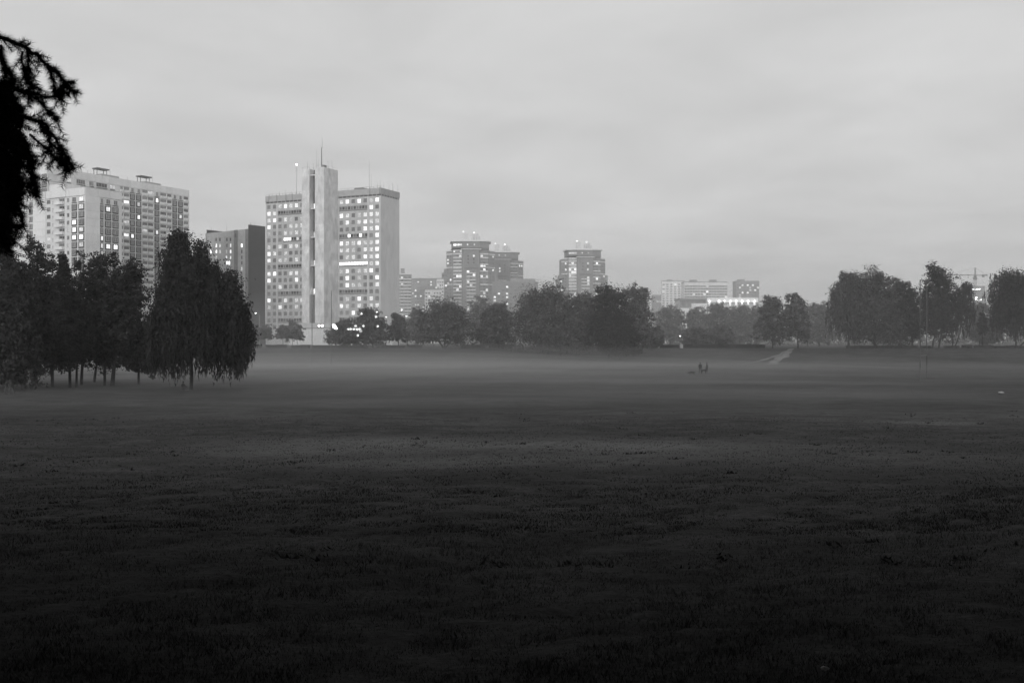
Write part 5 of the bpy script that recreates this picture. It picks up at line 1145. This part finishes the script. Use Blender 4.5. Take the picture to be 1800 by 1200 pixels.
def skin_body(name, verts, edges, radii, material, parent, root=0):
    me = bpy.data.meshes.new(name); me.from_pydata(verts, edges, []); me.materials.append(material); o = link(name, me, parent)
    o.modifiers.new('skin', 'SKIN'); sv = me.skin_vertices[0].data if me.skin_vertices else None
    if sv is None:
        bpy.context.view_layer.objects.active = o; bpy.ops.mesh.customdata_skin_add(); sv = me.skin_vertices[0].data
    for i, rr in enumerate(radii):
        sv[i].radius = rr if isinstance(rr, tuple) else (rr, rr); sv[i].use_root = (i == root)
    su = o.modifiers.new('subsurf', 'SUBSURF'); su.levels = 2; su.render_levels = 2
    for p in me.polygons: p.use_smooth = True
    return o

def person(px, Y, h, label, mat_, stride=0.0, turn=0.0, sit=False, hair=0.03, hold=False):
    x = (px - 900) / F * Y; g = gzf(x, Y); s = h / 1.75
    b = empty('person', (x, Y, g), turn, label, 'person', 'people on the meadow'); b.scale = (s, s, s)
    st = stride
    if not sit:
        V = [(0, 0, .98), (0, 0, 1.18), (0, 0.01, 1.38), (0, 0, 1.49), (0, -0.01, 1.56), (0, -0.02, 1.66),
             (.11, 0, .92), (.12, -st * .6, .52), (.12, -st * .9 + .03, .09), (.12, -st * .9 - .14, .04), (-.11, 0, .92), (-.12, st * .5, .52), (-.12, st * 1.0 + .05, .09), (-.12, st * 1.0 - .1, .04),
             (.19, 0, 1.41), (.25, st * .3, 1.14), (.26, st * .4 - .08, .9), (.26, st * .4 - .1, .83), (-.19, 0, 1.41), (-.25, -st * .3, 1.14), (-.26, -st * .4 - .08, .9), (-.26, -st * .4 - .1, .83)]
    else:
        V = [(0, 0, .16), (0, .05, .38), (0, .06, .6), (0, .02, .71), (0, -.02, .78), (0, -.05, .88),
             (.1, -.05, .14), (.13, -.42, .46), (.12, -.72, .09), (.12, -.86, .05), (-.1, -.05, .14), (-.14, -.4, .44), (-.13, -.68, .09), (-.13, -.82, .05),
             (.19, .04, .62), (.24, -.12, .4), (.13, -.36, .42), (.1, -.44, .4), (-.19, .04, .62), (-.24, -.12, .4), (-.13, -.36, .42), (-.1, -.44, .4)]
    E = [(0, 1), (1, 2), (2, 3), (3, 4), (4, 5), (0, 6), (6, 7), (7, 8), (8, 9), (0, 10), (10, 11), (11, 12), (12, 13), (2, 14), (14, 15), (15, 16), (16, 17), (2, 18), (18, 19), (19, 20), (20, 21)]
    R = [(.15, .11), (.15, .11), (.17, .12), .055, .075, .09, .095, .07, .05, .042, .095, .07, .05, .042, .075, .058, .042, .032, .075, .058, .042, .032]
    for w in (17, 21):                                             # five fingers on each hand
        c = V[w]; sg = 1 if w == 17 else -1
        for q, (dx, dy, l) in enumerate(((0, .03, .07), (0, .01, .085), (0, -.01, .08), (0, -.03, .065), (-.03 * sg, -.045, .05))):
            V.append((c[0] + dx, c[1] + dy * 1.2, c[2] - l)); E.append((w, len(V) - 1)); R.append(.009)
    skin_body('body', V, E, R, mat_, b)
    hd = V[5]
    mb = MB(); mb.ball((hd[0], hd[1] + 0.015, hd[2] + 0.03), 0.1, 10, 7, sz=0.95); mb.v = [(x_, y_, max(z_, hd[2] - 0.02 if y_ < hd[1] else hd[2] - 0.08)) for x_, y_, z_ in mb.v]
    mb.build('hair', mat('hair_%s' % px, hair, 0.6), b)
    mb = MB()
    for sx in (-1, 1): mb.ball((hd[0] + sx * .034, hd[1] - .086, hd[2] - .02), .012, 6, 4)
    mb.build('eyes', mat('eyes_%s' % px, 0.02, 0.3), b)
    mb = MB(); mb.v += [(hd[0] - .014, hd[1] - .086, hd[2] - .055), (hd[0] + .014, hd[1] - .086, hd[2] - .055), (hd[0], hd[1] - .118, hd[2] - .058), (hd[0], hd[1] - .088, hd[2] - .01)]; mb.f += [(0, 2, 3), (2, 1, 3), (0, 1, 2), (0, 3, 1)]; mb.m += [0] * 4; mb.build('nose', mat('skin_%s' % px, 0.3, 0.6), b)
    return b
dark = cloth('dark_clothes', [(0.08, 0.03), (0.86, 0.05), (1.5, 0.02), (2.0, 0.2)])
mid_c = cloth('mid_clothes', [(0.08, 0.03), (0.8, 0.09), (1.08, 0.04), (1.5, 0.12), (2.0, 0.22)])
light_c = cloth('light_clothes', [(0.1, 0.12), (0.55, 0.05), (0.95, 0.08), (1.4, 0.04), (2.0, 0.08)])
white_c = cloth('white_clothes', [(0.1, 0.2), (0.85, 0.25), (1.5, 0.6), (2.0, 0.3)])
sit_c = cloth('sitting_clothes', [(0.1, 0.16), (0.4, 0.05), (0.72, 0.03), (2.0, 0.1)])
person(1230.8, 152, 1.74, 'person in a dark jacket standing beside the dog in mid-meadow', dark, 0.08, 0.3)
person(1242.8, 152.5, 1.68, 'person in greyish clothes facing the dark-jacketed one', mid_c, 0.06, -1.3)
person(11.5, 94.5, 1.28, 'child in light trousers walking at the edge of the dark trees', light_c, 0.22, 1.4)
person(19.2, 94.0, 1.24, 'child with a pale sleeve walking just ahead of the other child', light_c, 0.26, 1.4)
person(322, 103.4, 1.7, 'person sitting on the grass at the foot of the weeping birch', sit_c, 0, 0.9, True)
person(1311, 262, 1.72, 'person in white walking on the road behind the longest hedge', white_c, 0.2, 1.5)
person(715.8, 262, 1.75, 'dark figure walking on the road left of the round willow', dark, 0.22, 1.5)
person(737, 262, 1.62, 'person in pale clothes walking on the road close to the round willow', white_c, 0.2, -1.5)

def dog(px, Y, L, h, label, turn, low=False):
    x = (px - 900) / F * Y; g = gzf(x, Y); b = empty('dog', (x, Y, g), turn, label, 'dog', 'dogs on the meadow')
    z = h; e = -0.16 if low else 0.14
    V = [(-.36 * L, 0, z * .86), (0, 0, z * .88), (.3 * L, 0, z * .9), (.46 * L, 0, z + e * .5), (.54 * L, 0, z + e), (.72 * L, 0, z + e - .05), (-.5 * L, 0, z * .98), (-.66 * L, 0, z * 1.12)]
    E = [(1, 0), (1, 2), (2, 3), (3, 4), (4, 5), (0, 6), (6, 7)]; R = [.11, .13, .15, .09, .085, .04, .035, .02]
    for sy in (-1, 1):
        n = len(V); V += [(.3 * L, sy * .09, z * .62), (.29 * L, sy * .09, z * .32), (.31 * L, sy * .09, .03), (.37 * L, sy * .09, .02)]; E += [(2, n), (n, n + 1), (n + 1, n + 2), (n + 2, n + 3)]; R += [.06, .04, .032, .03]
        n = len(V); V += [(-.3 * L, sy * .1, z * .58), (-.42 * L, sy * .1, z * .32), (-.37 * L, sy * .1, .03), (-.31 * L, sy * .1, .02)]; E += [(0, n), (n, n + 1), (n + 1, n + 2), (n + 2, n + 3)]; R += [.08, .045, .034, .03]
        n = len(V); V += [(.5 * L, sy * .07, z + e + .12)]; E += [(4, n)]; R += [.03]
    skin_body('body', V, E, R, mat('dog_coat_%d' % px, 0.025, 0.8, 0.3, 6), b, 1)
    mb = MB(); mb.tube([(.44 * L, 0, z + e * .5 - 0.09), (.47 * L, 0, z + e * .5 - 0.05)], 0.1, 8); mb.build('collar', M['metal'], b)
dog(1237.2, 152.2, 0.95, 0.62, 'dark dog standing between the two people in mid-meadow', 0.25)
dog(1216, 149.8, 0.9, 0.42, 'dark dog sniffing the grass apart from the two people', 2.9, True)

# ------------------------------------------------------------------ mist over the hollow and haze over everything
def vol(name, density, aniso=0.4, alb=0.99):
    m = bpy.data.materials.new(name); m.use_nodes = True; nt = m.node_tree; nt.nodes.remove(nt.nodes['Principled BSDF'])
    p = nt.nodes.new('ShaderNodeVolumePrincipled'); p.inputs['Color'].default_value = grey(alb); p.inputs['Density'].default_value = density; p.inputs['Anisotropy'].default_value = aniso
    nt.links.new(p.outputs[0], nt.nodes['Material Output'].inputs['Volume']); return m
def mist(x, y, rx, ry, h, density, label, n=40, rings=14):
    mb = MB(); mb.v.append((0, 0, h))
    for i in range(1, rings + 1):
        t = i / rings
        for k in range(n):
            a = 2 * math.pi * k / n; wob = 1 + 0.1 * math.sin(3 * a + x) + 0.06 * math.sin(5 * a + y); mb.v.append((math.cos(a) * rx * t * wob, math.sin(a) * ry * t * wob, h * (1 - t * t) ** 1.5 - (0.4 if i == rings else 0)))
    for k in range(n): mb.f.append((0, 1 + k, 1 + (k + 1) % n))
    for i in range(rings - 1):
        for k in range(n): a = 1 + i * n; mb.f.append((a + k, a + n + k, a + n + (k + 1) % n, a + (k + 1) % n))
    a = 1 + (rings - 1) * n; mb.f.append(tuple(a + k for k in reversed(range(n)))); mb.m = [0] * len(mb.f)
    return tagit(mb.build('mist', vol('mist', density), None, (x, y, 0)), label, 'mist', kind='stuff')
for a in ((-16, 158, 122, 116, 4.8, 0.0013, 'thinnest wide veil of mist over the middle meadow'), (-24, 172, 98, 100, 3.2, 0.0019, 'low veil of mist over the far half of the meadow'), (-32, 190, 80, 64, 2.3, 0.0028, 'pale bank of ground mist before the office slab'), (-6, 170, 66, 60, 1.7, 0.0026, 'patch of ground mist left of the two people'),
          (-44, 166, 55, 54, 1.5, 0.0026, 'patch of ground mist beside the weeping birch'), (-16, 204, 78, 44, 1.7, 0.0026, 'dense strip of mist at the foot of the far bank'), (-42, 218, 78, 62, 4.4, 0.0022, 'soft bank of mist creeping up the far bank before the office slab'), (62, 188, 56, 42, 1.3, 0.0008, 'faint patch of mist near the rugby posts'), (-8, 112, 76, 70, 1.15, 0.0034, 'nearest faint patch of ground mist')):
    mist(*a)
mist(45, 262, 230, 142, 27, 0.0008, 'light mist hanging among the trees of the far bank')
mist(40, 640, 760, 390, 60, 0.0003, 'low evening mist lying over the streets beyond the meadow')
mb = MB(); mb.box(-1550, 1550, -350, 1800, -1.2, 108)
tagit(mb.build('haze', vol('haze', 0.00043, 0.65, 0.99)), 'thin evening haze over the whole meadow and city', 'haze', kind='stuff')
